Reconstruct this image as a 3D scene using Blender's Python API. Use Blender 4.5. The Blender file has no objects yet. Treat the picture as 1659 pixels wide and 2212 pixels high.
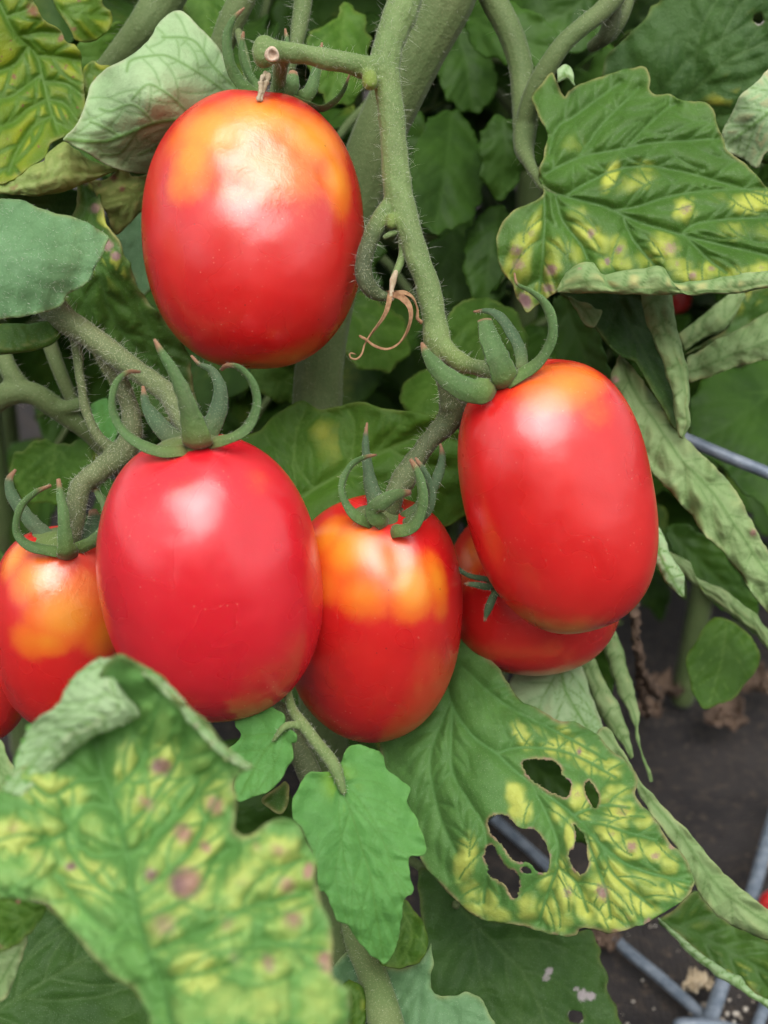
import bpy, bmesh, math, random
import numpy as np
from mathutils import Vector, Matrix
from mathutils.geometry import delaunay_2d_cdt
from mathutils.kdtree import KDTree

random.seed(7); RNG = np.random.default_rng(7)
scene = bpy.context.scene
COL = scene.collection

# ------------------------------------------------------------------ camera, sky, sun, exposure
PITCH = math.radians(28.0)
CAM = np.array([0.0, 0.0, 0.36])
TANH = math.tan(math.radians(18.0))
cam_d = bpy.data.cameras.new('camera'); cam = bpy.data.objects.new('camera', cam_d); COL.objects.link(cam)
cam.location = CAM; cam.rotation_euler = (math.radians(90) - PITCH, 0, 0)
cam_d.sensor_fit = 'HORIZONTAL'; cam_d.sensor_width = 36.0; cam_d.lens = 18.0 / TANH
cam_d.clip_start = 0.01; cam_d.clip_end = 200.0
cam_d.dof.use_dof = True; cam_d.dof.focus_distance = 0.264; cam_d.dof.aperture_fstop = cam_d.lens / 2.7
scene.camera = cam

SUN_EL, SUN_AZ = math.radians(60), math.radians(178)      # azimuth measured from +Y towards +X
world = bpy.data.worlds.new('World'); scene.world = world; world.use_nodes = True
wn = world.node_tree.nodes; wl = world.node_tree.links
sky = wn.new('ShaderNodeTexSky'); sky.sky_type = 'NISHITA'; sky.sun_disc = False
sky.sun_elevation = SUN_EL; sky.sun_rotation = SUN_AZ; sky.dust_density = 3.0
hs = wn.new('ShaderNodeHueSaturation'); hs.inputs['Saturation'].default_value = 0.10
wl.new(sky.outputs[0], hs.inputs['Color']); wl.new(hs.outputs[0], wn['Background'].inputs['Color'])
wn['Background'].inputs['Strength'].default_value = 0.095
sun_d = bpy.data.lights.new('sun', 'SUN'); sun = bpy.data.objects.new('sun', sun_d); COL.objects.link(sun)
sun_d.energy = 1.5; sun_d.angle = math.radians(63); sun_d.color = (1.0, 0.97, 0.93)
sdir = Vector((math.sin(SUN_AZ) * math.cos(SUN_EL), math.cos(SUN_AZ) * math.cos(SUN_EL), math.sin(SUN_EL)))
sun.rotation_euler = sdir.to_track_quat('Z', 'Y').to_euler(); sun.location = (0, 0, 3)
vs = scene.view_settings
vs.view_transform = 'Standard'; vs.look = 'None'; vs.gamma = 1.0; vs.exposure = 1.10; vs.use_curve_mapping = False
scene.cycles.use_denoising = True
scene.cycles.max_bounces = 6; scene.cycles.diffuse_bounces = 3; scene.cycles.glossy_bounces = 2; scene.cycles.transmission_bounces = 4
scene.cycles.use_adaptive_sampling = True; scene.cycles.adaptive_threshold = 0.03

# ------------------------------------------------------------------ geometry of the view: photo unit (1659 x 2212) + distance in cm -> point
FW = np.array([0, math.cos(PITCH), -math.sin(PITCH)]); UP = np.array([0, math.sin(PITCH), math.cos(PITCH)]); RT = np.array([1.0, 0, 0])
def P(xy, d):
    xy = np.atleast_2d(np.asarray(xy, float)); d = np.broadcast_to(np.asarray(d, float), (len(xy),)) * 0.01
    xn = (xy[:, 0] - 829.5) / 829.5 * TANH; yn = -(xy[:, 1] - 1106) / 829.5 * TANH
    return CAM + d[:, None] * (FW + xn[:, None] * RT + yn[:, None] * UP)
def p1(x, y, d): return P([(x, y)], d)[0]
def unit(d): return 2 * TANH * d * 0.01 / 1659           # metres per photo unit at d cm
def ground_d(x, y, z=0.0):
    yn = -(y - 1106) / 829.5 * TANH
    return 100 * (CAM[2] - z) / -(FW[2] + yn * UP[2])
def project(p):
    v = np.asarray(p) - CAM; d = v @ FW
    return (v @ RT) / d / TANH * 829.5 + 829.5, 1106 - (v @ UP) / d / TANH * 829.5, d * 100

# ------------------------------------------------------------------ small maths
def catmull(pts, n, closed=False):
    pts = np.asarray(pts, float); m = len(pts)
    if closed:
        ext = np.vstack([pts[-1], pts, pts[0], pts[1]]); segs = m
    else:
        ext = np.vstack([2 * pts[0] - pts[1], pts, 2 * pts[-1] - pts[-2]]); segs = m - 1
    dist = np.linalg.norm(np.diff(np.vstack([pts, pts[:1]]) if closed else pts, axis=0)[:, :2], axis=1) + 1e-9
    cum = np.concatenate([[0], np.cumsum(dist)])
    t = np.linspace(0, cum[-1], n, endpoint=not closed)
    k = np.clip(np.searchsorted(cum, t, side='right') - 1, 0, segs - 1)
    u = ((t - cum[k]) / dist[k])[:, None]
    a, b, c, d = ext[k], ext[k + 1], ext[k + 2], ext[k + 3]
    return 0.5 * (2 * b + (c - a) * u + (2 * a - 5 * b + 4 * c - d) * u ** 2 + (3 * b - a - 3 * c + d) * u ** 3)
def plen(p): return np.linalg.norm(np.diff(np.asarray(p, float)[:, :2], axis=0), axis=1).sum()
def inside(pts, poly):
    if len(pts) < 4:
        x0, y0 = poly[:, 0], poly[:, 1]; x1, y1 = np.roll(x0, 1), np.roll(y0, 1); out = []
        for x, y in pts:
            c = (y0 > y) != (y1 > y); out.append(bool((x < (x1[c] - x0[c]) * (y - y0[c]) / (y1[c] - y0[c]) + x0[c]).sum() % 2))
        return np.array(out)
    x, y = pts[:, 0], pts[:, 1]; r = np.zeros(len(pts), bool); j = len(poly) - 1
    for i in range(len(poly)):
        xi, yi = poly[i]; xj, yj = poly[j]
        if yi != yj:
            r ^= ((yi > y) != (yj > y)) & (x < (xj - xi) * (y - yi) / (yj - yi) + xi)
        j = i
    return r
def seg_dist(pts, segs):
    if len(segs) == 0: return np.full(len(pts), 1e6)
    S = np.array([(a[0], a[1], b[0], b[1]) for a, b in segs])
    if len(pts) <= 4 or len(S) * len(pts) < 200000:
        A = S[:, :2]; AB = S[:, 2:] - A; L = (AB ** 2).sum(1) + 1e-12
        t = np.clip(((pts[:, None] - A) * AB).sum(2) / L, 0, 1)
        return np.linalg.norm(pts[:, None] - A - t[..., None] * AB, axis=2).min(1)
    L = np.hypot(S[:, 2] - S[:, 0], S[:, 3] - S[:, 1]); k = np.maximum(1, np.ceil(L / 1.6)).astype(int)
    i = np.repeat(np.arange(len(S)), k); t = (np.arange(len(i)) - np.repeat(np.cumsum(k) - k, k) + 0.5) / k[i]
    Q = S[i, :2] + (S[i, 2:] - S[i, :2]) * t[:, None]
    kd = KDTree(len(Q))
    for j, (x, y) in enumerate(Q.tolist()): kd.insert((x, y, 0), j)
    kd.balance(); f = kd.find
    return np.array([f((x, y, 0))[2] for x, y in pts.tolist()])
def to_segs(lines):
    return [(np.asarray(l[i], float)[:2], np.asarray(l[i + 1], float)[:2]) for l in lines for i in range(len(l) - 1)]
def wave(x, y, scale, seed, n=7):
    r = np.random.default_rng(seed); s = 0
    for _ in range(n):
        a = r.uniform(0, 6.283); k = 6.283 / scale * r.uniform(0.6, 1.5)
        s = s + np.sin(k * (x * math.cos(a) + y * math.sin(a)) + r.uniform(0, 6.283))
    return s / math.sqrt(n)
def sstep(a, b, x):
    t = np.clip((x - a) / (b - a), 0, 1); return t * t * (3 - 2 * t)
def tps(anch):
    A = np.asarray(anch, float)
    if len(A) <= 4:
        c = A[:, :2].mean(0); u, s, vt = np.linalg.svd(A[:, :2] - c)
        if s[1] < 0.45 * s[0]: A = np.vstack([A] + [[p[0] + k * 90 * vt[1, 0], p[1] + k * 90 * vt[1, 1], p[2]] for p in A[[0, -1]] for k in (-1, 1)])
    X = A[:, :2] / 200.0; n = len(A)
    def ph(r): return np.where(r > 1e-9, r * r * np.log(np.maximum(r, 1e-9)), 0)
    K = ph(np.linalg.norm(X[:, None] - X[None], axis=2)) + np.eye(n) * 1e-4
    Q = np.hstack([np.ones((n, 1)), X]); M = np.block([[K, Q], [Q.T, np.zeros((3, 3))]])
    w = np.linalg.lstsq(M, np.concatenate([A[:, 2], np.zeros(3)]), rcond=None)[0]
    def f(xy):
        Y = np.asarray(xy)[:, :2] / 200.0
        return ph(np.linalg.norm(Y[:, None] - X[None], axis=2)) @ w[:n] + w[n] + Y @ w[n + 1:]
    return f

# ------------------------------------------------------------------ objects
def link(name, me, mats=(), parent=None):
    o = bpy.data.objects.new(name, me); COL.objects.link(o)
    for m in mats: me.materials.append(m)
    if parent is not None:
        o.parent = parent; o.matrix_parent_inverse = Matrix.Translation(-Vector(world_loc(parent)))
    return o
def world_loc(o):
    v = Vector(o.location)
    while o.parent is not None:
        v = v + o.matrix_parent_inverse.to_translation(); o = o.parent; v = v + Vector(o.location)
    return v
def empty(name, loc, label, cat, group=None):
    o = bpy.data.objects.new(name, None); COL.objects.link(o); o.location = loc; o.empty_display_size = 0.02
    o['label'] = label; o['category'] = cat
    if group: o['group'] = group
    return o
def mesh(name, V, F, attrs=None, smooth=True):
    me = bpy.data.meshes.new(name)
    V = np.asarray(V, np.float32); me.vertices.add(len(V)); me.vertices.foreach_set('co', V.ravel())
    if isinstance(F, np.ndarray):
        k = F.shape[1]; me.loops.add(F.size); me.loops.foreach_set('vertex_index', F.ravel().astype(np.int32))
        me.polygons.add(len(F)); me.polygons.foreach_set('loop_start', np.arange(0, F.size, k, dtype=np.int32))
    else:
        me.clear_geometry(); me.from_pydata([tuple(v) for v in V], [], F)
    me.update(calc_edges=True); me.validate()
    me.polygons.foreach_set('use_smooth', np.full(len(me.polygons), smooth))
    for k, v in (attrs or {}).items():
        a = me.attributes.new(k, 'FLOAT', 'POINT'); a.data.foreach_set('value', np.asarray(v, np.float32))
    me.update()
    return me
def solid(o, th, back=True):
    m = o.modifiers.new('thickness', 'SOLIDIFY'); m.thickness = th; m.offset = -1; m.use_even_offset = False
    if back: m.material_offset = 1; m.material_offset_rim = 0

# ------------------------------------------------------------------ materials
class N:
    def __init__(s, name):
        s.m = bpy.data.materials.new(name); s.m.use_nodes = True; s.t = s.m.node_tree; s.b = s.t.nodes['Principled BSDF']
        s.co = s.t.nodes.new('ShaderNodeTexCoord').outputs['Object']
    def new(s, ty, **kw):
        n = s.t.nodes.new(ty)
        for k, v in kw.items(): setattr(n, k, v)
        return n
    def set(s, sock, v):
        if isinstance(v, bpy.types.NodeSocket): s.t.links.new(v, sock)
        elif isinstance(v, (tuple, list)) and len(v) == 3 and sock.type == 'RGBA': sock.default_value = (*v, 1)
        else: sock.default_value = v
    def noise(s, scale, detail=3, rough=0.55, co=None, dist=0.0):
        n = s.new('ShaderNodeTexNoise'); s.set(n.inputs['Vector'], co or s.co); n.inputs['Scale'].default_value = scale
        n.inputs['Detail'].default_value = detail; n.inputs['Roughness'].default_value = rough; n.inputs['Distortion'].default_value = dist
        return n.outputs['Fac']
    def voro(s, scale, feature='F1', co=None, rnd=1.0):
        n = s.new('ShaderNodeTexVoronoi', feature=feature); s.set(n.inputs['Vector'], co or s.co); n.inputs['Scale'].default_value = scale
        n.inputs['Randomness'].default_value = rnd
        return n.outputs['Distance']
    def attr(s, name):
        n = s.new('ShaderNodeAttribute', attribute_name=name); return n.outputs['Fac']
    def math(s, op, a, b=0.0, clamp=False):
        n = s.new('ShaderNodeMath', operation=op, use_clamp=clamp); s.set(n.inputs[0], a); s.set(n.inputs[1], b); return n.outputs[0]
    def ramp(s, v, lo, hi, a=0.0, b=1.0):
        n = s.new('ShaderNodeMapRange', interpolation_type='SMOOTHSTEP'); s.set(n.inputs[0], v)
        for i, x in enumerate((lo, hi, a, b)): s.set(n.inputs[i + 1], x)
        return n.outputs[0]
    def mix(s, f, a, b, mode='MIX'):
        n = s.new('ShaderNodeMix', data_type='RGBA', blend_type=mode); s.set(n.inputs[0], f); s.set(n.inputs[6], a); s.set(n.inputs[7], b); return n.outputs[2]
    def bump(s, h, dist, strength=1.0, nrm=None):
        n = s.new('ShaderNodeBump'); n.inputs['Distance'].default_value = dist; n.inputs['Strength'].default_value = strength
        s.set(n.inputs['Height'], h)
        if nrm is not None: s.set(n.inputs['Normal'], nrm)
        return n.outputs[0]
    def out(s, **kw):
        for k, v in kw.items(): s.set(s.b.inputs[k.replace('_', ' ')], v)
        return s.m
    def translucent(s, col, fac, nrm=None):
        t = s.new('ShaderNodeBsdfTranslucent'); s.set(t.inputs['Color'], col)
        if nrm is not None: s.set(t.inputs['Normal'], nrm)
        mx = s.new('ShaderNodeMixShader'); mx.inputs[0].default_value = fac
        o = s.t.nodes['Material Output']; s.t.links.new(s.b.outputs[0], mx.inputs[1]); s.t.links.new(t.outputs[0], mx.inputs[2])
        s.t.links.new(mx.outputs[0], o.inputs['Surface'])

def leaf_mat(name, c1, c2, vein, yel=(0.50, 0.48, 0.06), brn=(0.20, 0.10, 0.07), edge=(0.40, 0.36, 0.12), rough=0.5, trans=0.0,
             veinf=0.6, edgef=0.35, cellb=0.5, purple=0.0, hairs=0.2, spec=0.35, simple=False):
    s = N(name)
    n1 = s.noise(60, 2); n2 = s.noise(420, 1 if simple else 3, 0.65)
    c = s.mix(s.ramp(n1, 0.3, 0.7), c1, c2)
    y = s.attr('yel'); v = s.attr('vein')
    yy = s.ramp(s.math('ADD', y, s.math('MULTIPLY', s.math('SUBTRACT', n2, 0.5), 0.30)), 0.02, 1.0)
    c = s.mix(s.math('MULTIPLY', yy, s.math('SUBTRACT', 1.0, s.math('MULTIPLY', v, 0.6))), c, yel)
    if simple:
        c = s.mix(s.math('MULTIPLY', v, veinf), c, vein)
        return s.out(Base_Color=c, Roughness=rough, Specular_IOR_Level=spec)
    c = s.mix(s.ramp(n2, 0.25, 0.8, 0.0, 0.3), c, s.mix(0.45, c, (0.0, 0.01, 0.0)))
    b = s.attr('brn'); e = s.attr('edge')
    bn = s.math('ADD', b, s.math('MULTIPLY', s.math('SUBTRACT', s.noise(1300, 2, 0.7), 0.5), 0.8))
    bb = s.math('MULTIPLY', s.ramp(bn, 0.25, 0.95), s.ramp(b, 0.03, 0.4))
    bc = s.mix(s.ramp(n1, 0.4, 0.6, 0.0, purple), brn, (0.15, 0.088, 0.105)) if purple else brn
    c = s.mix(bb, c, bc)
    c = s.mix(s.math('MULTIPLY', v, veinf), c, vein)
    en = s.math('MULTIPLY', e, s.ramp(s.noise(160, 1), 0.3, 0.65))
    c = s.mix(s.math('MULTIPLY', en, edgef), c, edge)
    if hairs:
        dots = s.ramp(s.voro(2600), 0.10, 0.22, 1.0, 0.0)
        c = s.mix(s.math('MULTIPLY', dots, hairs), c, (0.62, 0.66, 0.50))
    nr = s.bump(s.noise(560, 3, 0.7), 0.00036, 0.9)
    s.out(Base_Color=c, Roughness=s.ramp(n2, 0.2, 0.8, rough - 0.06, rough + 0.12), Normal=nr, Specular_IOR_Level=spec)
    if trans: s.translucent(s.mix(0.35, c, (0.35, 0.55, 0.05)), trans, nr)
    return s.m

M = {}
M['green'] = leaf_mat('leaf_mid_green', (0.036, 0.094, 0.007), (0.056, 0.130, 0.011), (0.09, 0.165, 0.028), hairs=0.05, edgef=0.12, spec=0.18, rough=0.55)
M['dark'] = leaf_mat('leaf_dark_green', (0.024, 0.066, 0.010), (0.036, 0.088, 0.014), (0.058, 0.112, 0.026), veinf=0.55, edgef=0.12, spec=0.2, rough=0.55, hairs=0.14, brn=(0.28, 0.25, 0.25))
M['shade'] = leaf_mat('leaf_shaded_green', (0.020, 0.056, 0.005), (0.034, 0.086, 0.008), (0.05, 0.108, 0.018), veinf=0.5, simple=True, spec=0.18, rough=0.55)  # darker copy of the leaf green, background shade put into its colour
M['bright'] = leaf_mat('leaf_young_green', (0.098, 0.275, 0.062), (0.118, 0.315, 0.074), (0.075, 0.20, 0.030), yel=(0.20, 0.36, 0.035), veinf=0.7, hairs=0.08, trans=0.2, edgef=0.05, spec=0.22, rough=0.55)
M['blue'] = leaf_mat('leaf_blue_green', (0.090, 0.188, 0.078), (0.110, 0.222, 0.095), (0.064, 0.140, 0.055), yel=(0.26, 0.38, 0.12), veinf=0.5, hairs=0.2, edgef=0.25, spec=0.22, rough=0.55)
M['chl'] = leaf_mat('leaf_chlorotic', (0.056, 0.142, 0.028), (0.078, 0.182, 0.040), (0.062, 0.160, 0.040), yel=(0.38, 0.43, 0.085), brn=(0.25, 0.16, 0.11), edge=(0.26, 0.20, 0.10), veinf=0.75, purple=0.7, edgef=0.75, spec=0.22, rough=0.55)
M['chl2'] = leaf_mat('leaf_chlorotic_dark', (0.038, 0.096, 0.010), (0.054, 0.126, 0.016), (0.060, 0.135, 0.030), yel=(0.36, 0.40, 0.06), brn=(0.25, 0.165, 0.12), edge=(0.34, 0.28, 0.12), veinf=0.65, purple=0.7, edgef=0.5, spec=0.24, rough=0.52)
M['fore'] = leaf_mat('leaf_spotted', (0.098, 0.235, 0.052), (0.140, 0.305, 0.080), (0.058, 0.155, 0.034), yel=(0.38, 0.45, 0.11), brn=(0.31, 0.18, 0.13), edge=(0.30, 0.23, 0.12), veinf=0.85, purple=0.8, edgef=0.5, hairs=0.0, spec=0.22, rough=0.55)
M['yellow'] = leaf_mat('leaf_yellowing', (0.100, 0.200, 0.010), (0.070, 0.165, 0.012), (0.11, 0.225, 0.025), yel=(0.34, 0.38, 0.016), brn=(0.22, 0.11, 0.05), edge=(0.38, 0.30, 0.13), veinf=0.6, trans=0.35)
M['under'] = leaf_mat('leaf_underside', (0.240, 0.365, 0.175), (0.295, 0.412, 0.218), (0.088, 0.190, 0.034), yel=(0.36, 0.36, 0.18), brn=(0.33, 0.25, 0.20), edge=(0.45, 0.41, 0.28), rough=0.62, veinf=0.95, hairs=0.1, spec=0.2)
M['under2'] = leaf_mat('leaf_underside_olive', (0.170, 0.262, 0.098), (0.218, 0.305, 0.130), (0.072, 0.145, 0.032), yel=(0.37, 0.37, 0.145), brn=(0.29, 0.18, 0.14), edge=(0.40, 0.35, 0.17), rough=0.62, veinf=0.75, hairs=0.1, spec=0.2)
M['under3'] = leaf_mat('leaf_underside_yellow', (0.280, 0.340, 0.090), (0.255, 0.330, 0.105), (0.17, 0.25, 0.05), yel=(0.46, 0.42, 0.14), brn=(0.24, 0.12, 0.075), edge=(0.36, 0.24, 0.12), rough=0.6, veinf=0.7, hairs=0.1, spec=0.2, trans=0.25)

def stem_mat(name, c1, c2, dust=0.5):
    s = N(name)
    n1 = s.noise(90, 2); n2 = s.noise(900, 1, 0.7)
    c = s.mix(s.ramp(n1, 0.3, 0.7), c1, c2)
    c = s.mix(s.ramp(s.noise(40, 3, 0.7), 0.5, 0.72, 0.0, 0.28), c, (0.12, 0.105, 0.055))
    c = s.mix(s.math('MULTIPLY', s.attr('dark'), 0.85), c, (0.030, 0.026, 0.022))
    c = s.mix(s.math('MULTIPLY', s.attr('lime'), 0.9), c, (0.20, 0.27, 0.030))
    c = s.mix(s.math('MULTIPLY', s.attr('rust'), 0.9), c, (0.26, 0.13, 0.075))
    d = s.ramp(s.voro(2300), 0.16, 0.36, 1.0, 0.0)
    c = s.mix(s.math('MULTIPLY', d, dust), c, (0.46, 0.45, 0.27))
    nr = s.bump(s.math('MULTIPLY', n2, 1.6), 0.00016, 0.9)
    s.out(Base_Color=c, Roughness=0.68, Normal=nr, Specular_IOR_Level=0.25, Sheen_Weight=0.12, Sheen_Roughness=0.4)
    return s.m
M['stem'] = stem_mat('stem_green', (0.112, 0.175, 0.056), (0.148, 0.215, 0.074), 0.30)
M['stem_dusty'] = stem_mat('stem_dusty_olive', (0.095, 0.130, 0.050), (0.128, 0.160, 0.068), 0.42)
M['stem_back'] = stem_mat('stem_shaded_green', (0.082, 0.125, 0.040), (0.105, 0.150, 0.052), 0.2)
M['sepal'] = stem_mat('sepal_green', (0.058, 0.122, 0.034), (0.082, 0.158, 0.048), 0.14)
M['sepal_dark'] = stem_mat('sepal_dark_green', (0.038, 0.080, 0.034), (0.056, 0.106, 0.046), 0.16)
def flat_mat(name, c1, c2, rough, scale, bumpd=0.0003, spec=0.3, metal=0.0):
    s = N(name); n = s.noise(scale, 5, 0.65)
    nr = s.bump(n, bumpd, 0.9)
    s.out(Base_Color=s.mix(s.ramp(n, 0.3, 0.7), c1, c2), Roughness=rough, Normal=nr, Specular_IOR_Level=spec, Metallic=metal); return s.m
M['dry'] = flat_mat('dried_petal', (0.20, 0.10, 0.048), (0.33, 0.20, 0.105), 0.8, 900)
M['litter'] = flat_mat('dead_leaf', (0.075, 0.050, 0.036), (0.20, 0.135, 0.095), 0.85, 150, 0.001)
M['straw'] = flat_mat('dried_flower', (0.34, 0.26, 0.16), (0.50, 0.42, 0.30), 0.8, 500)
M['grit'] = flat_mat('grit', (0.35, 0.30, 0.24), (0.62, 0.58, 0.50), 0.85, 300)
M['hair'] = flat_mat('plant_hair', (0.62, 0.64, 0.52), (0.70, 0.72, 0.60), 0.4, 100, 0.00001)
M['cut'] = flat_mat('cut_stem', (0.42, 0.27, 0.19), (0.60, 0.48, 0.36), 0.7, 900)
M['wire'] = flat_mat('galvanised_wire', (0.12, 0.155, 0.20), (0.25, 0.29, 0.34), 0.5, 260, 0.0003, 0.5, 0.25)

def tomato_mat(name, red1, red2):
    s = N(name)
    y = s.attr('yel'); sc = s.attr('scar')
    warp = s.math('MULTIPLY', s.math('SUBTRACT', s.noise(110, 3, 0.6), 0.5), 0.20)
    fn = s.noise(900, 2, 0.6)
    yy = s.math('ADD', s.math('ADD', y, warp), s.math('MULTIPLY', s.math('SUBTRACT', fn, 0.5), 0.12))
    n1 = s.noise(60, 2)
    c = s.mix(s.ramp(n1, 0.3, 0.7), red1, red2)
    c = s.mix(s.ramp(fn, 0.35, 0.75, 0.0, 0.12), c, (0.60, 0.05, 0.03))
    c = s.mix(s.ramp(yy, 0.16, 0.50), c, (0.74, 0.125, 0.012))
    c = s.mix(s.ramp(yy, 0.42, 1.0), c, (0.78, 0.275, 0.018))
    c = s.mix(s.math('MULTIPLY', sc, 0.28), c, (0.88, 0.36, 0.16))
    st = s.new('ShaderNodeMapping'); s.set(st.inputs['Vector'], s.co); st.inputs['Scale'].default_value = (1.0, 1.0, 0.45)
    crack = s.noise(520, 4, 0.7, st.outputs[0], 1.2)
    c = s.mix(s.math('MULTIPLY', s.ramp(crack, 0.40, 0.72), s.math('MULTIPLY', sc, 0.3)), c, (0.86, 0.42, 0.17))
    sp = s.math('MULTIPLY', s.ramp(s.voro(640), 0.06, 0.15, 1.0, 0.0), s.ramp(s.noise(70, 1), 0.42, 0.62))
    c = s.mix(s.math('MULTIPLY', sp, 0.3), c, (0.92, 0.45, 0.30))
    c = s.mix(s.ramp(s.voro(130), 0.018, 0.036, 0.6, 0.0), c, (0.12, 0.03, 0.015))
    h = s.math('ADD', s.math('MULTIPLY', s.noise(2000, 1), 0.22), s.math('MULTIPLY', crack, s.math('MULTIPLY', sc, 1.6)))
    nr = s.bump(h, 0.00012, 0.7)
    big = s.bump(s.math('ADD', s.noise(75, 2, 0.5), s.math('MULTIPLY', s.noise(210, 3, 0.6, None, 0.8), s.math('MULTIPLY', sc, 0.55))), 0.0012, 0.40, nr)
    s.out(Base_Color=c, Roughness=s.ramp(n1, 0.3, 0.7, 0.24, 0.34), Normal=big, Specular_IOR_Level=1.0, Coat_Weight=0.12, Coat_Roughness=0.15,
          Subsurface_Weight=0.18, Subsurface_Radius=(1.0, 0.30, 0.12), Subsurface_Scale=0.003)
    return s.m
M['tomato'] = tomato_mat('tomato_skin', (0.59, 0.011, 0.012), (0.65, 0.015, 0.014))
M['tomato2'] = tomato_mat('tomato_skin_pinkish', (0.62, 0.010, 0.022), (0.68, 0.014, 0.027))

# ------------------------------------------------------------------ the setting: ground
def ground():
    n = 90; xs = np.linspace(-1, 1, n); g = np.sign(xs) * np.abs(xs) ** 3
    X, Y = np.meshgrid(g * 40, g * 40 + 0.6)
    Z = (0.004 * wave(X, Y, 0.35, 3) + 0.0012 * wave(X, Y, 0.06, 4)) * np.exp(-(X ** 2 + (Y - 0.6) ** 2) / 2) - 0.004
    V = np.stack([X.ravel(), Y.ravel(), Z.ravel()], 1)
    i = np.arange(n * n).reshape(n, n)
    F = np.stack([i[:-1, :-1].ravel(), i[:-1, 1:].ravel(), i[1:, 1:].ravel(), i[1:, :-1].ravel()], 1)
    s = N('weed_fabric')
    br = s.new('ShaderNodeTexWave', wave_type='BANDS', bands_direction='X'); br.inputs['Scale'].default_value = 130; s.set(br.inputs['Vector'], s.co)
    br2 = s.new('ShaderNodeTexWave', wave_type='BANDS', bands_direction='Y'); br2.inputs['Scale'].default_value = 130; s.set(br2.inputs['Vector'], s.co)
    wv = s.math('MULTIPLY', br.outputs['Fac'], br2.outputs['Fac'])
    n1 = s.noise(14, 5, 0.65); n2 = s.noise(190, 5, 0.75)
    c = s.mix(s.ramp(n1, 0.35, 0.65), (0.020, 0.018, 0.019), (0.050, 0.043, 0.040))
    c = s.mix(s.ramp(n2, 0.48, 0.72, 0, 0.8), c, (0.105, 0.078, 0.058))
    c = s.mix(s.ramp(s.voro(120), 0.05, 0.16, 0.7, 0.0), c, (0.16, 0.12, 0.085))
    nr = s.bump(s.math('ADD', s.math('MULTIPLY', wv, 0.5), s.math('MULTIPLY', n2, 1.6)), 0.0018, 0.9)
    s.out(Base_Color=c, Roughness=0.75, Normal=nr, Specular_IOR_Level=0.3)
    o = link('ground', mesh('ground', V, F), [s.m]); o['kind'] = 'structure'; o['label'] = 'dark grey weed fabric covering the ground under the plants'
    return o
ground()
# ------------------------------------------------------------------ leaf builders
def near(p, segs):
    S = segs.arr if hasattr(segs, 'arr') else None
    A = S[:, :2]; AB = S[:, 2:] - A; t = np.clip(((p - A) * AB).sum(1) / ((AB ** 2).sum(1) + 1e-12), 0, 1)
    return np.hypot(*(p - A - t[:, None] * AB).T).min()
class Segs(list):
    def __init__(s, x): super().__init__(x); s.arr = np.array([(a[0], a[1], b[0], b[1]) for a, b in x])
    def grow(s, x): s.arr = np.vstack([s.arr, [(a[0], a[1], b[0], b[1]) for a, b in x]])
def auto_veins(poly, mid, n, ang, seed, ter=True, secs=None, gap=None):
    r = np.random.default_rng(seed); mid = catmull(mid, 60); L = plen(mid); cand = []
    def march(p, d, turn, tgt, lim, avoid=None, stop=0):
        out = [p.copy()]; run = 0
        while run < lim:
            p = p + d * 6; run += 6
            if not inside(p[None], poly)[0]: break
            if avoid is not None and run > 14 and near(p, avoid) < stop: out.append(p); break
            out.append(p.copy())
            c = d[0] * tgt[1] - d[1] * tgt[0]; a = math.copysign(min(abs(turn), abs(c)), c) + r.normal(0, 0.03)
            d = np.array([d[0] * math.cos(a) - d[1] * math.sin(a), d[0] * math.sin(a) + d[1] * math.cos(a)])
        return out
    lines = [np.asarray(catmull(s, 24)) for s in (secs or [])]
    if n:
        for side in (1, -1):
            for k in range(n):
                t = (k + 0.45 + r.uniform(-0.2, 0.2) + (0.2 if side > 0 else -0.1)) / n
                if t > 0.95 or t < 0.02: continue
                i = min(int(t * 59), 58); p = mid[i]
                if not inside(p[None], poly)[0]: continue
                tg = mid[i + 1] - mid[i]; tg /= np.linalg.norm(tg) + 1e-9
                a = side * math.radians(ang + r.uniform(-7, 7) - 12 * t)
                d = np.array([tg[0] * math.cos(a) - tg[1] * math.sin(a), tg[0] * math.sin(a) + tg[1] * math.cos(a)])
                if secs and seg_dist((p + d * 25)[None], to_segs(lines))[0] < 0.07 * L: continue
                l = march(p, d, 0.022, tg, L)
                if len(l) > 3: lines.append(np.array(l))
    ters = []
    if ter:
        base = to_segs([mid] + lines); gap = gap or max(22.0, L / 14); cur = Segs(base)
        for l in lines:
            m = len(l); acc = gap * 0.5
            for i in range(1, m - 1):
                acc += np.linalg.norm(l[i] - l[i - 1])
                if acc < gap * r.uniform(0.8, 1.2): continue
                acc = 0
                tg = l[i + 1] - l[i]; tg /= np.linalg.norm(tg) + 1e-9
                for side in (1, -1):
                    if r.random() < 0.2: continue
                    a = side * math.radians(r.uniform(42, 68))
                    d = np.array([tg[0] * math.cos(a) - tg[1] * math.sin(a), tg[0] * math.sin(a) + tg[1] * math.cos(a)])
                    q = march(l[i].copy(), d, 0.05, tg, gap * 3.0, cur, 5)
                    if len(q) > 2: ters.append(np.array(q)); cur.grow(to_segs([q]))
    return mid, lines, ters

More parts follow.
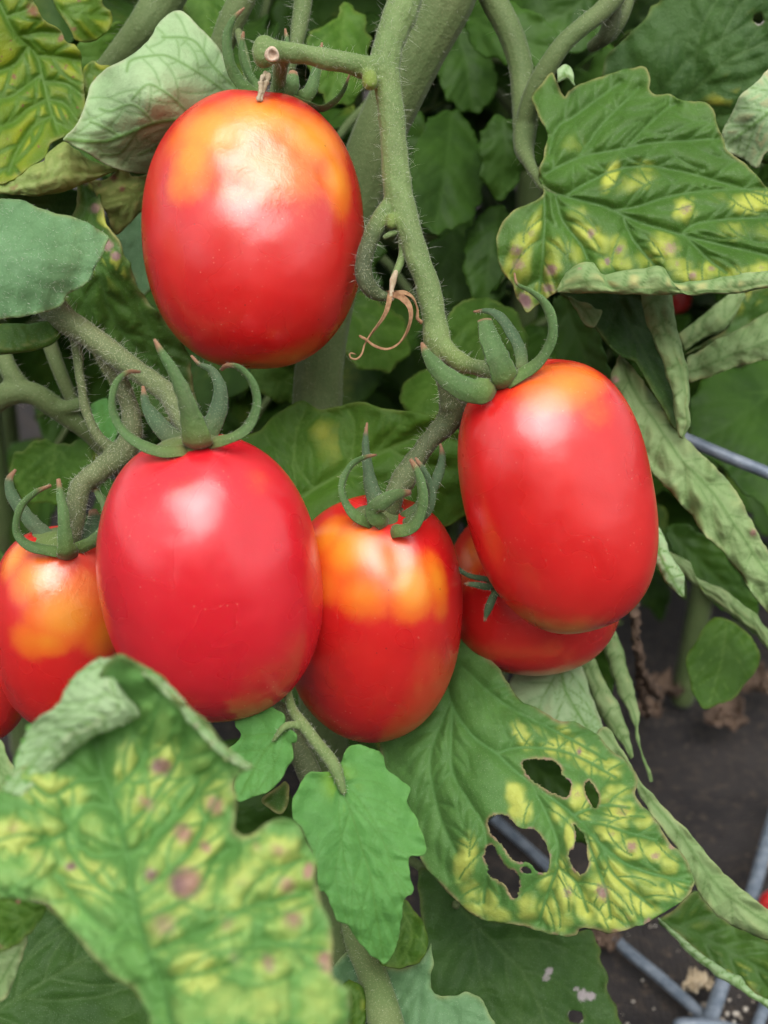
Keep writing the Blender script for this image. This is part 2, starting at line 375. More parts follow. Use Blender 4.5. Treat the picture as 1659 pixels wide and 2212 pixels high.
def leaf_sheet(outline, mid, depth, sp=6, nsec=6, ang=50, seed=1, secs=None, holes=(), bulge=0.07, cellw=13, wavy=0.05, ruffle=0.05,
               yel=(), yelg=0.0, brn=(), nbrn=0, brnr=9, serr=2.0, veinw=2.1, ter=True, edgew=6, gap=None, curl=0.0, fold=0.0, raised=False, smooth=True, blotch=0, bprob=0.4, cells=(), dome=0.10, cgrow=1.3, vbase=0.3, vcut=(1.2, 8.0), vkeep=0.12, tw=1.15, arch=None):
    """flat sheet of a leaf in photo units with a distance field; returns V, F, attrs"""
    r = np.random.default_rng(seed)
    ol = np.asarray(outline, float)
    per = plen(np.vstack([ol, ol[:1]])); n = int(per / (sp * 0.8))
    ol = catmull(ol, n, True) if smooth else ol
    if serr:
        t = np.arange(len(ol)); nx = np.roll(ol, -1, 0) - np.roll(ol, 1, 0); nx /= np.linalg.norm(nx, axis=1)[:, None] + 1e-9
        k = serr * (wave(t * sp * .8, t * 0, 48, seed + 5) * 0.6 + 0.22 * wave(t * sp * .8, t * 0, 18, seed + 6))
        ol = ol + np.stack([nx[:, 1], -nx[:, 0]], 1) * k[:, None]
    hl = []
    for h in holes:
        h = np.asarray(h, float); m = max(10, int(plen(np.vstack([h, h[:1]])) / (sp * 0.7))); h = catmull(h, m, True)
        h = h + r.normal(0, 1.1, h.shape); hl.append(h)
    lo, hi = ol.min(0), ol.max(0)
    gx = np.arange(lo[0], hi[0], sp); gy = np.arange(lo[1], hi[1], sp * 0.866)
    X, Y = np.meshgrid(gx, gy); X = X + (np.arange(len(gy)) % 2)[:, None] * sp * 0.5
    pts = np.stack([X.ravel(), Y.ravel()], 1) + r.normal(0, sp * 0.06, (X.size, 2))
    pts = pts[inside(pts, ol)]
    loops = [ol] + hl
    es = to_segs([np.vstack([l, l[:1]]) for l in loops])
    ed = seg_dist(pts, es); pts = pts[ed > sp * 0.5]
    for h in hl: pts = pts[~inside(pts, h)]
    allp = np.vstack(loops + [pts]); edges = []; b = 0
    for l in loops:
        m = len(l); edges += [(b + i, b + (i + 1) % m) for i in range(m)]; b += m
    res = delaunay_2d_cdt([Vector(p) for p in allp], edges, [], 0, 1e-4, False)
    q = np.array([tuple(v) for v in res[0]]); T = np.array(res[2])
    cen = q[T].mean(1); keep = inside(cen, ol)
    for h in hl: keep &= ~inside(cen, h)
    T = T[keep]
    ml, sl, tl = auto_veins(ol, mid, nsec, ang, seed, ter, secs, gap)
    dm = seg_dist(q, to_segs([ml])); ds = seg_dist(q, to_segs(sl)); dt = seg_dist(q, to_segs(tl)); de = seg_dist(q, to_segs([np.vstack([ol, ol[:1]])]))
    L = plen(ml); wm = veinw * 1.35
    d12 = np.minimum(dm, ds)
    vein = np.maximum.reduce([np.exp(-(dm / (wm * 1.2)) ** 2), 0.8 * np.exp(-(ds / veinw) ** 2), 0.55 * np.exp(-(dt / (veinw * 0.8)) ** 2)])
    puff = (1 - np.exp(-(d12 / cellw) ** 1.6)) * 0.75 + (1 - np.exp(-(np.minimum(d12, dt * 1.3) / (cellw * 0.7)) ** 1.6)) * 0.35
    dep = depth(q) if callable(depth) else tps(depth)(q)
    dep = dep - bulge * puff + wavy * wave(q[:, 0], q[:, 1], 190, seed + 1) + 0.4 * wavy * wave(q[:, 0], q[:, 1], 70, seed + 2)
    dep = dep + ruffle * np.exp(-de / 26) * wave(q[:, 0], q[:, 1], 60, seed + 3)
    dep = dep + fold * np.exp(-(dm / 24) ** 2) + curl * np.exp(-(de / 22) ** 2)
    if arch: dep = dep - arch[0] * (1 - np.minimum(dm / arch[1], 1.4) ** 2)
    if raised: dep = dep - 0.05 * np.exp(-(dm / 5) ** 2) - 0.03 * np.exp(-(ds / 4) ** 2)
    reg = np.zeros(len(q)) + yelg
    for (x, y, rr, st) in yel: reg = np.maximum(reg, st * np.exp(-((q[:, 0] - x) ** 2 + (q[:, 1] - y) ** 2) / rr ** 2))
    cell = sstep(cellw * 0.25, cellw * 1.2, np.minimum(d12, dt * 2.0))
    ya = reg * cell * (0.85 + 0.3 * wave(q[:, 0], q[:, 1], 95, seed + 9))
    ba = np.zeros(len(q))
    spots = [tuple(s) for s in brn]
    dz = np.zeros(len(q))
    for (x, y, rx, ry, an, yst, bst) in cells:
        a = math.radians(an); u = (q[:, 0] - x) * math.cos(a) + (q[:, 1] - y) * math.sin(a); v = -(q[:, 0] - x) * math.sin(a) + (q[:, 1] - y) * math.cos(a)
        rx *= cgrow; ry *= cgrow; m0 = min(rx, ry); u = u + 0.09 * m0 * wave(q[:, 0], q[:, 1], 34, seed + 31); v = v + 0.09 * m0 * wave(q[:, 0], q[:, 1], 30, seed + 32)
        e = (np.abs(u / rx) ** 2.2 + np.abs(v / ry) ** 2.2) ** (1 / 2.2)
        ya = np.maximum(ya, yst * (1 - sstep(0.25, 1.15, e)) * (0.95 + 0.12 * wave(q[:, 0], q[:, 1], 40, seed + 33)))
        dz = np.maximum(dz, (1 - sstep(0.1, 1.15, e)) * min(0.4 + m0 / 60, 1.2))
        if bst: spots.append((x + r.normal(0, m0 * .15), y + r.normal(0, m0 * .15), m0 * r.uniform(0.46, 0.62), bst))
    if len(cells): ya = ya * (vkeep + (1 - vkeep) * sstep(vcut[0], vcut[1], np.minimum(d12, dt * tw)))
    if len(cells): dep = dep - dome * dz; vein = np.maximum(vein, vbase * np.clip(1 - 1.6 * dz, 0, 1))
    if blotch:
        sp_ = [(l[i], l[i + 1] - l[i]) for l in sl for i in range(len(l) - 1)]
        sc_ = np.array([x[0] for x in sp_]); st_ = np.array([x[1] for x in sp_])
        dd = np.minimum(d12, de * 1.2 + 4); ya = ya * 0.15; got = []
        for i in np.argsort(-dd * r.uniform(0.8, 1.2, len(q))):
            if reg[i] < 0.3 or dd[i] < 5 or len(got) > 260: continue
            rr = float(np.clip(dd[i] * 1.15, 7, blotch) * r.uniform(0.75, 1.05))
            if any((q[i, 0] - g[0]) ** 2 + (q[i, 1] - g[1]) ** 2 < (1.32 * (rr + g[2])) ** 2 for g in got): continue
            if r.random() < 0.08: continue
            got.append((q[i, 0], q[i, 1], rr)); t_ = st_[np.argmin(((sc_ - q[i]) ** 2).sum(1))]; a = math.atan2(t_[1], t_[0]) + r.normal(0, .2)
            u = (q[:, 0] - q[i, 0]) * math.cos(a) + (q[:, 1] - q[i, 1]) * math.sin(a); v = -(q[:, 0] - q[i, 0]) * math.sin(a) + (q[:, 1] - q[i, 1]) * math.cos(a)
            u = u + 0.25 * rr * wave(q[:, 0], q[:, 1], 26, seed + 31); v = v + 0.2 * rr * wave(q[:, 0], q[:, 1], 22, seed + 32)
            e = np.sqrt((u / (1.55 * rr)) ** 2 + (v / (0.95 * rr)) ** 2)
            ya = np.maximum(ya, min(reg[i], 1.1) * r.uniform(0.75, 1.0) * (1 - sstep(0.55, 1.25, e)) * (0.55 + 0.45 * sstep(2, 9, d12)))
            if r.random() < bprob: spots.append((q[i, 0] + r.normal(0, rr * .2), q[i, 1] + r.normal(0, rr * .2), rr * r.uniform(0.35, 0.62), r.uniform(0.6, 1.0)))
    if nbrn:
        w = cell ** 3 * reg * (de > 8); w = w / (w.sum() + 1e-9)
        if w.sum() > 0.5:
            for i in r.choice(len(q), nbrn, p=w): spots.append((q[i, 0], q[i, 1], brnr * r.uniform(0.6, 1.35)))
    for s_ in spots:
        x, y, rr = s_[:3]; a = r.uniform(0, 3.14); asp = r.uniform(0.65, 1.0)
        u = (q[:, 0] - x) * math.cos(a) + (q[:, 1] - y) * math.sin(a); v = (-(q[:, 0] - x) * math.sin(a) + (q[:, 1] - y) * math.cos(a)) / asp
        ba = np.maximum(ba, np.exp(-(u * u + v * v) / rr ** 2) * (s_[3] if len(s_) > 3 else 1.0))
    hd_ = seg_dist(q, to_segs([np.vstack([x, x[:1]]) for x in hl])) if hl else np.full(len(q), 1e6)
    ba = np.maximum(ba, 0.85 * np.exp(-(hd_ / 5.0) ** 2) * sstep(-0.6, 0.8, wave(q[:, 0], q[:, 1], 40, seed + 41)))
    V = P(q, dep)
    nrm = np.cross(V[T[:, 1]] - V[T[:, 0]], V[T[:, 2]] - V[T[:, 0]])
    if (nrm @ -FW).sum() < 0: T = T[:, ::-1]
    return V, np.ascontiguousarray(T), dict(vein=vein, yel=np.clip(ya, 0, 1.2), brn=ba, edge=np.maximum(np.exp(-(de / edgew) ** 2), np.exp(-(hd_ / 4.0) ** 2)))

def leaf(parent, label, outline, mid, depth, mats=('green', 'under'), th=0.00032, name='leaf', **kw):
    V, T, at = leaf_sheet(outline, mid, depth, **kw)
    o = link(name, mesh(name, V, T, at), [M[mats[0]], M[mats[1]]], parent); solid(o, th)
    if label: o['label'] = label
    return o

def roll(parent, label, A, B, depth, mats=('under', 'green'), k=0.9, sp=5, seed=1, veingap=34, yelg=0.3, nbrn=0, a0=-35, a1=205, puffs=0.14, name='rolled_edge', slant=0.5, yel=(), lip=118):
    """rolled leaf: a tube-like sheet spanned between two rails"""
    r = np.random.default_rng(seed)
    L = max(plen(A), plen(B)); n = max(12, int(L / sp)); A = catmull(A, n); B = catmull(B, n); ss = np.linspace(0, L, n); fade = np.sin(np.linspace(0, math.pi, n)) ** 0.5
    A = A + np.stack([wave(ss, 0 * ss, 70, seed + 50) * 2.2 + wave(ss, 0 * ss, 24, seed + 51) * 0.9, wave(ss, 0 * ss, 60, seed + 52) * 1.5], 1) * fade[:, None]; B = B + np.stack([wave(ss, 0 * ss, 65, seed + 53) * 2.2 + wave(ss, 0 * ss, 22, seed + 54) * 0.9, wave(ss, 0 * ss, 60, seed + 55) * 1.5], 1) * fade[:, None]
    w = np.linalg.norm(B - A, axis=1); m = int(np.clip(w.max() * 1.57 / sp, 12, 40))
    ang = np.radians(np.linspace(a0, a1, m)); s = np.linspace(0, L, n)
    f = 0.5 - 0.5 * np.cos(ang)
    XY = A[:, None, :] + (B - A)[:, None, :] * f[None, :, None]
    U = np.repeat(s[:, None], m, 1); W = w[:, None] * (ang[None, :] - math.pi / 2) * 0.5
    # veins in unrolled space
    lines = [np.stack([s, 0.22 * w * np.sin(s / 160 + seed) + w * 0.1], 1)]
    u = veingap * 0.5
    while u < L:
        for sd in (1, -1):
            ln = []; uu = u + r.uniform(-6, 6); vv = 0.1 * w.mean()
            for j in range(14): ln.append((uu, vv)); uu += slant * 9 + r.normal(0, 3.2); vv += sd * 8
            lines.append(np.array(ln))
        u += veingap * r.uniform(0.6, 1.5)
    ter = []
    for l in lines[1:]:
        for j in (3, 6, 9):
            p = l[j]; ter.append(np.array([p, p + (veingap * 0.45, r.uniform(-7, 7)), p + (veingap * 0.95, r.uniform(-10, 10))]))
    q = np.stack([U.ravel(), W.ravel()], 1)
    d1 = seg_dist(q, to_segs(lines)); d2 = seg_dist(q, to_segs(ter))
    dep = (depth(XY.reshape(-1, 2)) if callable(depth) else tps(depth)(XY.reshape(-1, 2)))
    u_cm = 2 * TANH * dep / 1659
    puff = 1 - np.exp(-(np.minimum(d1, d2 * 1.3) / 9.0) ** 1.6)
    rad = (w[:, None] * 0.5 * np.sin(ang)[None, :]).ravel() * k
    a_lip = np.radians(lip) + 0.22 * wave(s, 0 * s, 130, seed + 60) + 0.07 * wave(s, 0 * s, 26, seed + 61)
    over = 1 / (1 + np.exp(-np.clip((ang[None, :] - a_lip[:, None]) / 0.035, -40, 40))); lipe = np.exp(-((ang[None, :] - a_lip[:, None] - 0.05) / 0.09) ** 2).ravel()
    dep = dep - (over * np.minimum(w, 60)[:, None] * 0.055).ravel() * u_cm
    dep = dep - rad * u_cm - puff * puffs * np.minimum(w.mean(), 60) * 0.5 * u_cm + 0.05 * wave(q[:, 0], q[:, 1], 120, seed + 4) + 0.018 * wave(q[:, 0], q[:, 1], 30, seed + 6)
    vein = np.maximum(np.exp(-(d1 / 2.6) ** 2), 0.6 * np.exp(-(d2 / 2.0) ** 2))
    reg = np.full(len(q), yelg)
    xy = XY.reshape(-1, 2)
    for (x, y, rr, st) in yel: reg = np.maximum(reg, st * np.exp(-((xy[:, 0] - x) ** 2 + (xy[:, 1] - y) ** 2) / rr ** 2))
    ya = reg * (0.7 + 0.5 * wave(q[:, 0], q[:, 1], 60, seed + 2)) * puff
    ba = np.zeros(len(q))
    for _ in range(nbrn):
        i = r.integers(len(q)); ba = np.maximum(ba, np.exp(-((q - q[i]) ** 2).sum(1) / r.uniform(5, 11) ** 2) * 0.8)
    eg = np.exp(-(np.minimum(np.arange(m), m - 1 - np.arange(m)) / 1.3) ** 2)
    V = P(xy, dep); i = np.arange(n * m).reshape(n, m)
    F = np.stack([i[:-1, :-1].ravel(), i[:-1, 1:].ravel(), i[1:, 1:].ravel(), i[1:, :-1].ravel()], 1)
    nr = np.cross(V[F[:, 1]] - V[F[:, 0]], V[F[:, 3]] - V[F[:, 0]])
    if (nr @ -FW).sum() < 0: F = F[:, ::-1]
    o = link(name, mesh(name, V, np.ascontiguousarray(F), dict(vein=vein, yel=np.clip(ya, 0, 1), brn=ba, edge=np.maximum(np.tile(eg, n), 0.8 * lipe))), [M[mats[0]], M[mats[1]]], parent)
    solid(o, 0.0004)
    if label: o['label'] = label
    return o

# ------------------------------------------------------------------ tubes
def frames(C):
    T = np.gradient(C, axis=0); T /= np.linalg.norm(T, axis=1)[:, None] + 1e-12
    n = np.cross(T[0], [0.3, 0.8, 0.5]); n /= np.linalg.norm(n); Ns = []
    for t in T:
        n = n - t * (n @ t); n /= np.linalg.norm(n) + 1e-12; Ns.append(n.copy())
    Ns = np.array(Ns); return T, Ns, np.cross(T, Ns)
def tube_geo(C, R, sides=12):
    C = np.asarray(C); R = np.asarray(R)
    T, N1, N2 = frames(C)
    # round caps
    k = 3
    def cap(c, t, r, a, b, sgn):
        rows = []
        for j in range(1, k + 1):
            th = j / (k + 0.4) * math.pi / 2; rows.append((c + sgn * t * r * math.sin(th), r * math.cos(th), a, b))
        return rows
    rows = cap(C[0], T[0], R[0], N1[0], N2[0], -1)[::-1] + [(C[i], R[i], N1[i], N2[i]) for i in range(len(C))] + cap(C[-1], T[-1], R[-1], N1[-1], N2[-1], 1)
    a = np.linspace(0, 2 * math.pi, sides, endpoint=False); V = []; F = []
    for c, r, n1, n2 in rows: V.append(c + r * (np.cos(a)[:, None] * n1 + np.sin(a)[:, None] * n2))
    V = np.vstack(V); m = len(rows)
    for i in range(m - 1):
        for j in range(sides):
            F.append((i * sides + j, i * sides + (j + 1) % sides, (i + 1) * sides + (j + 1) % sides, (i + 1) * sides + j))
    F.append(tuple(range(sides))[::-1]); F.append(tuple((m - 1) * sides + j for j in range(sides)))
    return V, F
def path3(pts, n=None):
    """pts rows (x, y, d, r_units, dark, lime, rust) -> centre line in metres, radii, colour weights"""
    A = np.array([list(p) + [0] * (7 - len(p)) for p in pts], float)
    n = n or max(8, int(plen(A) / 6)); S = catmull(A, n)
    C = P(S[:, :2], S[:, 2]); R = S[:, 3] * 2 * TANH * S[:, 2] * 0.01 / 1659
    return C, np.maximum(R, 0.0002) * 1.13, np.clip(S[:, 4:7], 0, 1)
SKEL = {}
def stems(parent, label, name, paths, mat, voxel=0.0004, smooth=4, knobs=(), hairs=0, hairlen=(0.8, 3.2), lumps=0.0):
    V = []; F = []; sk = []; b = 0
    for p in paths:
        C, R, K = path3(p); v, f = tube_geo(C, R); V.append(v); F += [tuple(i + b for i in t) for t in f]; b += len(v)
        sk.append((C, R, K))
    for (x, y, d, r, *k) in knobs:
        c = p1(x, y, d); R = r * unit(d); C = c + np.outer(np.linspace(-.3, .3, 4) * R, UP); v, f = tube_geo(C, np.full(4, R * .9)); V.append(v)
        F += [tuple(i + b for i in t) for t in f]; b += len(v); k = (list(k) + [0] * 3)[:3]
        sk.append((C, np.full(4, R), np.tile(k, (4, 1))))
    V = np.vstack(V)
    tmp = bpy.data.objects.new('tmp', mesh('tmp', V, F)); COL.objects.link(tmp)
    m = tmp.modifiers.new('r', 'REMESH'); m.mode = 'VOXEL'; m.voxel_size = voxel; m.use_smooth_shade = True
    s = tmp.modifiers.new('s', 'SMOOTH'); s.factor = 0.5; s.iterations = smooth
    dg = bpy.context.evaluated_depsgraph_get(); me = bpy.data.meshes.new_from_object(tmp.evaluated_get(dg))
    bpy.data.objects.remove(tmp)
    nv = len(me.vertices); co = np.empty(nv * 3, np.float32); me.vertices.foreach_get('co', co); co = co.reshape(-1, 3).astype(float)
    C = np.vstack([x[0] for x in sk]); K = np.vstack([x[2] for x in sk]); RR = np.concatenate([x[1] for x in sk])
    wsum = np.zeros(nv); acc = np.zeros((nv, 3)); best = np.full(nv, 1e9); bi = np.zeros(nv, int)
    for i in range(len(C)):
        d = np.linalg.norm(co - C[i], axis=1); w = np.exp(-(d / (RR[i] * 1.3)) ** 2) + 1e-12; wsum += w; acc += w[:, None] * K[i]
        u = d < best; best[u] = d[u]; bi[u] = i
    acc /= wsum[:, None]
    if lumps:
        nrm = (co - C[bi]); nrm /= np.linalg.norm(nrm, axis=1)[:, None] + 1e-9
        co = co + nrm * (lumps * wave(co[:, 0] * 1000 + co[:, 2] * 600, co[:, 1] * 900 + co[:, 2] * 700, 7.0, 4))[:, None]
        me.vertices.foreach_set('co', co.astype(np.float32).ravel())
    for j, k in enumerate(('dark', 'lime', 'rust')):
        a = me.attributes.new(k, 'FLOAT', 'POINT'); a.data.foreach_set('value', acc[:, j].astype(np.float32))
    me.polygons.foreach_set('use_smooth', np.full(len(me.polygons), True)); me.name = name; me.update()
    o = link(name, me, [M[mat]], parent)
    if label: o['label'] = label
    if hairs:
        r = np.random.default_rng(len(co)); pk = r.choice(nv, hairs)
        nr = np.empty(nv * 3, np.float32); me.vertices.foreach_get('normal', nr); nr = nr.reshape(-1, 3)
        hair_mesh(co[pk], nr[pk], o, r, hairlen)
    return o
def hair_mesh(base, nrm, parent, r, hl=(0.8, 2.4)):
    V = []; F = []; b = 0
    for p, n in zip(base, nrm):
        lng = r.random() < 0.30; L = (r.uniform(*hl) if lng else r.uniform(0.25, 0.75)) * 0.001; d = n + r.normal(0, 0.33, 3); d /= np.linalg.norm(d); bend = (r.normal(0, 0.30, 3) - np.array([0, 0, 0.15])) * L
        s = np.cross(d, r.normal(0, 1, 3)); s /= np.linalg.norm(s) + 1e-9; t = np.cross(d, s); rad = 0.000022 if lng else 0.000018
        q1 = p + d * L * 0.55 + bend * 0.3; q2 = p + d * L + bend
        for c, k in ((p, 1.0), (q1, 0.75)):
            for a in (0, 2.094, 4.189): V.append(c + rad * k * (math.cos(a) * s + math.sin(a) * t))
        V.append(q2)
        for j in range(3):
            F.append((b + j, b + (j + 1) % 3, b + 3 + (j + 1) % 3)); F.append((b + j, b + 3 + (j + 1) % 3, b + 3 + j)); F.append((b + 3 + j, b + 3 + (j + 1) % 3, b + 6))
        b += 7
    o = link('fine_hairs', mesh('fine_hairs', np.array(V), np.array(F)), [M['hair']], parent); o['kind'] = 'stuff'
    return o
def tube(parent, label, name, pts, mat, sides=10):
    C, R, K = path3(pts); V, F = tube_geo(C, R, sides)
    reps = len(V) // sides; kk = np.clip(np.arange(reps) - 3, 0, len(K) - 1); KK = np.repeat(K[kk], sides, 0)
    o = link(name, mesh(name, V, F, dict(dark=KK[:, 0], lime=KK[:, 1], rust=KK[:, 2])), [M[mat]], parent)
    if label: o['label'] = label
    return o

def sepal(parent, pts, mat='sepal', twist=0.0, thick=0.13, channel=0.30, name='sepal', tip=0.09, basec=0.0, label=None, hairs=55):
    """pts rows (x, y, d, full width in units) from the tip to the base"""
    A = np.array(pts, float); e_ = A[-1] - A[-2]; e_[:2] *= 12 / (np.linalg.norm(e_[:2]) + 1e-9)
    A = np.vstack([A, [A[-1, 0] + e_[0], A[-1, 1] + e_[1], A[-1, 2] + 0.55, A[-1, 3] * 0.85]])
    n = max(16, int(plen(A) / 5)); S = catmull(A, n)
    C = P(S[:, :2], S[:, 2]); W = np.maximum(S[:, 3] * 0.9, 1.5) * 2 * TANH * S[:, 2] * 0.01 / 1659
    T, _, _ = frames(C); view = CAM - C; view /= np.linalg.norm(view, axis=1)[:, None]
    side = np.cross(T, view); side /= np.linalg.norm(side, axis=1)[:, None] + 1e-9; nv = np.cross(side, T)
    tw = np.radians(np.linspace(twist if np.isscalar(twist) else twist[0], twist if np.isscalar(twist) else twist[1], n))[:, None]
    Wd = side * np.cos(tw) + nv * np.sin(tw); Nd = -side * np.sin(tw) + nv * np.cos(tw)
    m = 14; a = np.linspace(0, 2 * math.pi, m, endpoint=False)
    t = np.linspace(0, 1, n); th = np.clip(W * thick, 0.0004, 0.0009) * (0.8 + 0.2 * t)
    V = C[:, None] + (np.cos(a)[None, :, None] * 0.5 * W[:, None, None] * (1 + 0.05 * wave(t * 60, t * 0, 9, int(A[0, 0])))[:, None, None]) * Wd[:, None] + \
        (np.sin(a)[None, :, None] * 0.5 * th[:, None, None] - channel * (np.abs(np.cos(a))[None, :, None] ** 1.3) * W[:, None, None] * 0.5) * Nd[:, None]
    V = V.reshape(-1, 3); F = []
    for i in range(n - 1):
        for j in range(m): F.append((i * m + j, i * m + (j + 1) % m, (i + 1) * m + (j + 1) % m, (i + 1) * m + j))
    F.append(tuple(range(m))[::-1]); F.append(tuple((n - 1) * m + j for j in range(m)))
    rust = np.repeat(1 - sstep(tip * 0.6, tip * 1.5, t), m); rust = np.maximum(rust, np.repeat(sstep(0.85, 1.0, t) * basec, m))
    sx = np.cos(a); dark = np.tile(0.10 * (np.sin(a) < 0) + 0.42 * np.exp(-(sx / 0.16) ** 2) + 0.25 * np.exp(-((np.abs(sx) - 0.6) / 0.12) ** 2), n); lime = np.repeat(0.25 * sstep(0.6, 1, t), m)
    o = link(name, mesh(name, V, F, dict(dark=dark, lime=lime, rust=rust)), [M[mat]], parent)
    me = o.data
    bm = bmesh.new(); bm.from_mesh(me); bmesh.ops.recalc_face_normals(bm, faces=bm.faces); bm.to_mesh(me); bm.free()
    if label: o['label'] = label
    if hairs:
        r = np.random.default_rng(int(abs(A[0, 0] * 7 + A[0, 1])) + 1); pk = r.choice(len(V) - 2 * m, hairs) + m
        nrm = V - np.repeat(C, m, 0); nrm /= np.linalg.norm(nrm, axis=1)[:, None] + 1e-9
        HB.append((V[pk], nrm[pk]))
    return o
HB = []

# ------------------------------------------------------------------ tomatoes
def tomato(label, x, y, d, w, h, roll_deg, tilt_deg, mat='tomato', yel=(), scar=(), lobes=3, lobe=0.018, phase=0.0, e1=0.92, e2=0.80, dimple=0.07, seed=1, dents=(), nu=120, nv=90, egg=0.0):
    t = math.radians(tilt_deg); rl = math.radians(roll_deg); u = unit(d)
    b = w * 0.5; a = math.sqrt(max((h * 0.5) ** 2 - (b * math.sin(t)) ** 2, 1)) / math.cos(t)
    a *= u; b *= u
    axis = math.cos(t) * (math.cos(rl) * UP + math.sin(rl) * RT) - math.sin(t) * FW
    ax = axis / np.linalg.norm(axis); e_r = np.cross(ax, -FW); e_r /= np.linalg.norm(e_r); e_f = np.cross(e_r, ax)   # e_r across, e_f to the viewer
    if e_f @ -FW < 0: e_f = -e_f
    ph = np.linspace(0.0, math.pi, nv); th = np.linspace(0, 2 * math.pi, nu, endpoint=False)
    PH, TH = np.meshgrid(ph, th, indexing='ij')
    cz = np.cos(PH); sz = np.sin(PH)
    z = np.sign(cz) * np.abs(cz) ** e1; r = np.abs(sz) ** e2
    up = sstep(-0.4, 0.9, z)
    r = r * (1 + lobe * (0.35 + 0.9 * up) * np.cos(lobes * TH + phase)) * (1 - egg * z)
    r = r * (1 + 0.007 * np.sin(2 * TH + seed + 2 * z) + 0.006 * np.sin(5 * TH + 3 * z + seed * 2))
    z = z - dimple * np.exp(-(r / 0.26) ** 2) * (z > 0) + 0.03 * np.exp(-(r / 0.20) ** 2) * (z < 0) - 0.02 * np.cos(lobes * TH + phase) * (1 - r) * (z > 0)
    c = p1(x, y, d)
    V = c + (z * a)[..., None] * ax + (r * b)[..., None] * (np.cos(TH)[..., None] * e_r + np.sin(TH)[..., None] * e_f)
    V = V.reshape(-1, 3)
    def surf(px, py):
        dr = p1(px, py, 100) - CAM; dr /= np.linalg.norm(dr)
        v = V - CAM; al = v @ dr; off = np.linalg.norm(v - al[:, None] * dr, axis=1)
        k = np.where(off < max(off.min() * 1.5, 0.0012))[0]; return V[k[np.argmin(al[k])]]
    ya = np.zeros(len(V)); sa = np.zeros(len(V))
    for (px, py, rx, st, *ry) in yel:
        p = surf(px, py); dv = V - p; ry_ = ry[0] if ry else rx
        ya = np.maximum(ya, st * np.exp(-(((dv @ e_r) / (rx * u)) ** 2 + ((dv @ e_f) / (rx * u)) ** 2 + ((dv @ ax) / (ry_ * u)) ** 2)))
    for (px, py, rr, st) in scar:
        p = surf(px, py); sa = np.maximum(sa, st * np.exp(-((V - p) ** 2).sum(1) / (rr * u) ** 2))
    ce = V - c
    for (px, py, rr, dp) in dents:
        p = surf(px, py); g = np.exp(-((V - p) ** 2).sum(1) / (rr * u) ** 2); V = V - (ce / np.linalg.norm(ce, axis=1)[:, None]) * (g * dp * u)[:, None]
    i = np.arange(nv * nu).reshape(nv, nu)
    F = np.stack([i[:-1].ravel(), np.roll(i, -1, 1)[:-1].ravel(), np.roll(i, -1, 1)[1:].ravel(), i[1:].ravel()], 1)[:, ::-1]
    F = [tuple(f) for f in F[nu:-nu]]
    # weld poles
    V = V.copy(); top = V[:nu].mean(0); bot = V[-nu:].mean(0)
    Vn = np.vstack([V[nu:-nu], top, bot]); nn = len(Vn); k = nn - 2
    F = [tuple(q - nu for q in f) for f in F]
    for j in range(nu): F.append((j, (j + 1) % nu, k)); F.append((k - nu + (j + 1) % nu, k - nu + j, k + 1))
    ya = np.concatenate([ya[nu:-nu], [ya[0], ya[-1]]]); sa = np.concatenate([sa[nu:-nu], [sa[0], sa[-1]]])
    root = empty('tomato', tuple(bot), label, 'tomato', 'ripening plum tomatoes')
    me = mesh('fruit', Vn, F, dict(yel=ya, scar=sa))
    bm = bmesh.new(); bm.from_mesh(me); bmesh.ops.recalc_face_normals(bm, faces=bm.faces); bm.to_mesh(me); bm.free()
    link('fruit', me, [M[mat]], root)
    return root, top, ax, b
def calyx(root, top, ax, b, size=0.26, mat='sepal', lift=0.0):
    """little green disc the sepals spring from"""
    r0 = b * size; n = 20; V = []; F = []
    e1 = np.cross(ax, [0.2, 0.9, 0.3]); e1 /= np.linalg.norm(e1); e2 = np.cross(ax, e1)
    prof = [(0.0, -0.10), (0.55, -0.12), (0.9, -0.02), (1.0, 0.08), (0.8, 0.20), (0.5, 0.26), (0.25, 0.34), (0.0, 0.36)]
    for rr, zz in prof:
        for j in range(n):
            a = j / n * 6.2832; q = rr * (1 + 0.10 * math.cos(5 * a)); V.append(top + ax * (zz * r0 + lift) + r0 * q * (math.cos(a) * e1 + math.sin(a) * e2))
    for i in range(len(prof) - 1):
        for j in range(n): F.append((i * n + j, i * n + (j + 1) % n, (i + 1) * n + (j + 1) % n, (i + 1) * n + j))
    V = np.array(V); z = np.zeros(len(V))
    o = link('calyx', mesh('calyx', V, F, dict(dark=z, lime=z + 0.2, rust=z + 0.1)), [M[mat]], root)
    return o

def blade(parent, label, A, B, depth, mats, arch=(0.5, 60), **kw):
    """long hanging blade outlined by two rails, arched along its midrib"""
    m = 14; a = catmull(A, m); b_ = catmull(B, m); t = 0.62
    return leaf(parent, label, np.vstack([a, b_[::-1]]), (a * (1 - t) + b_ * t), depth, mats, arch=arch, **kw)
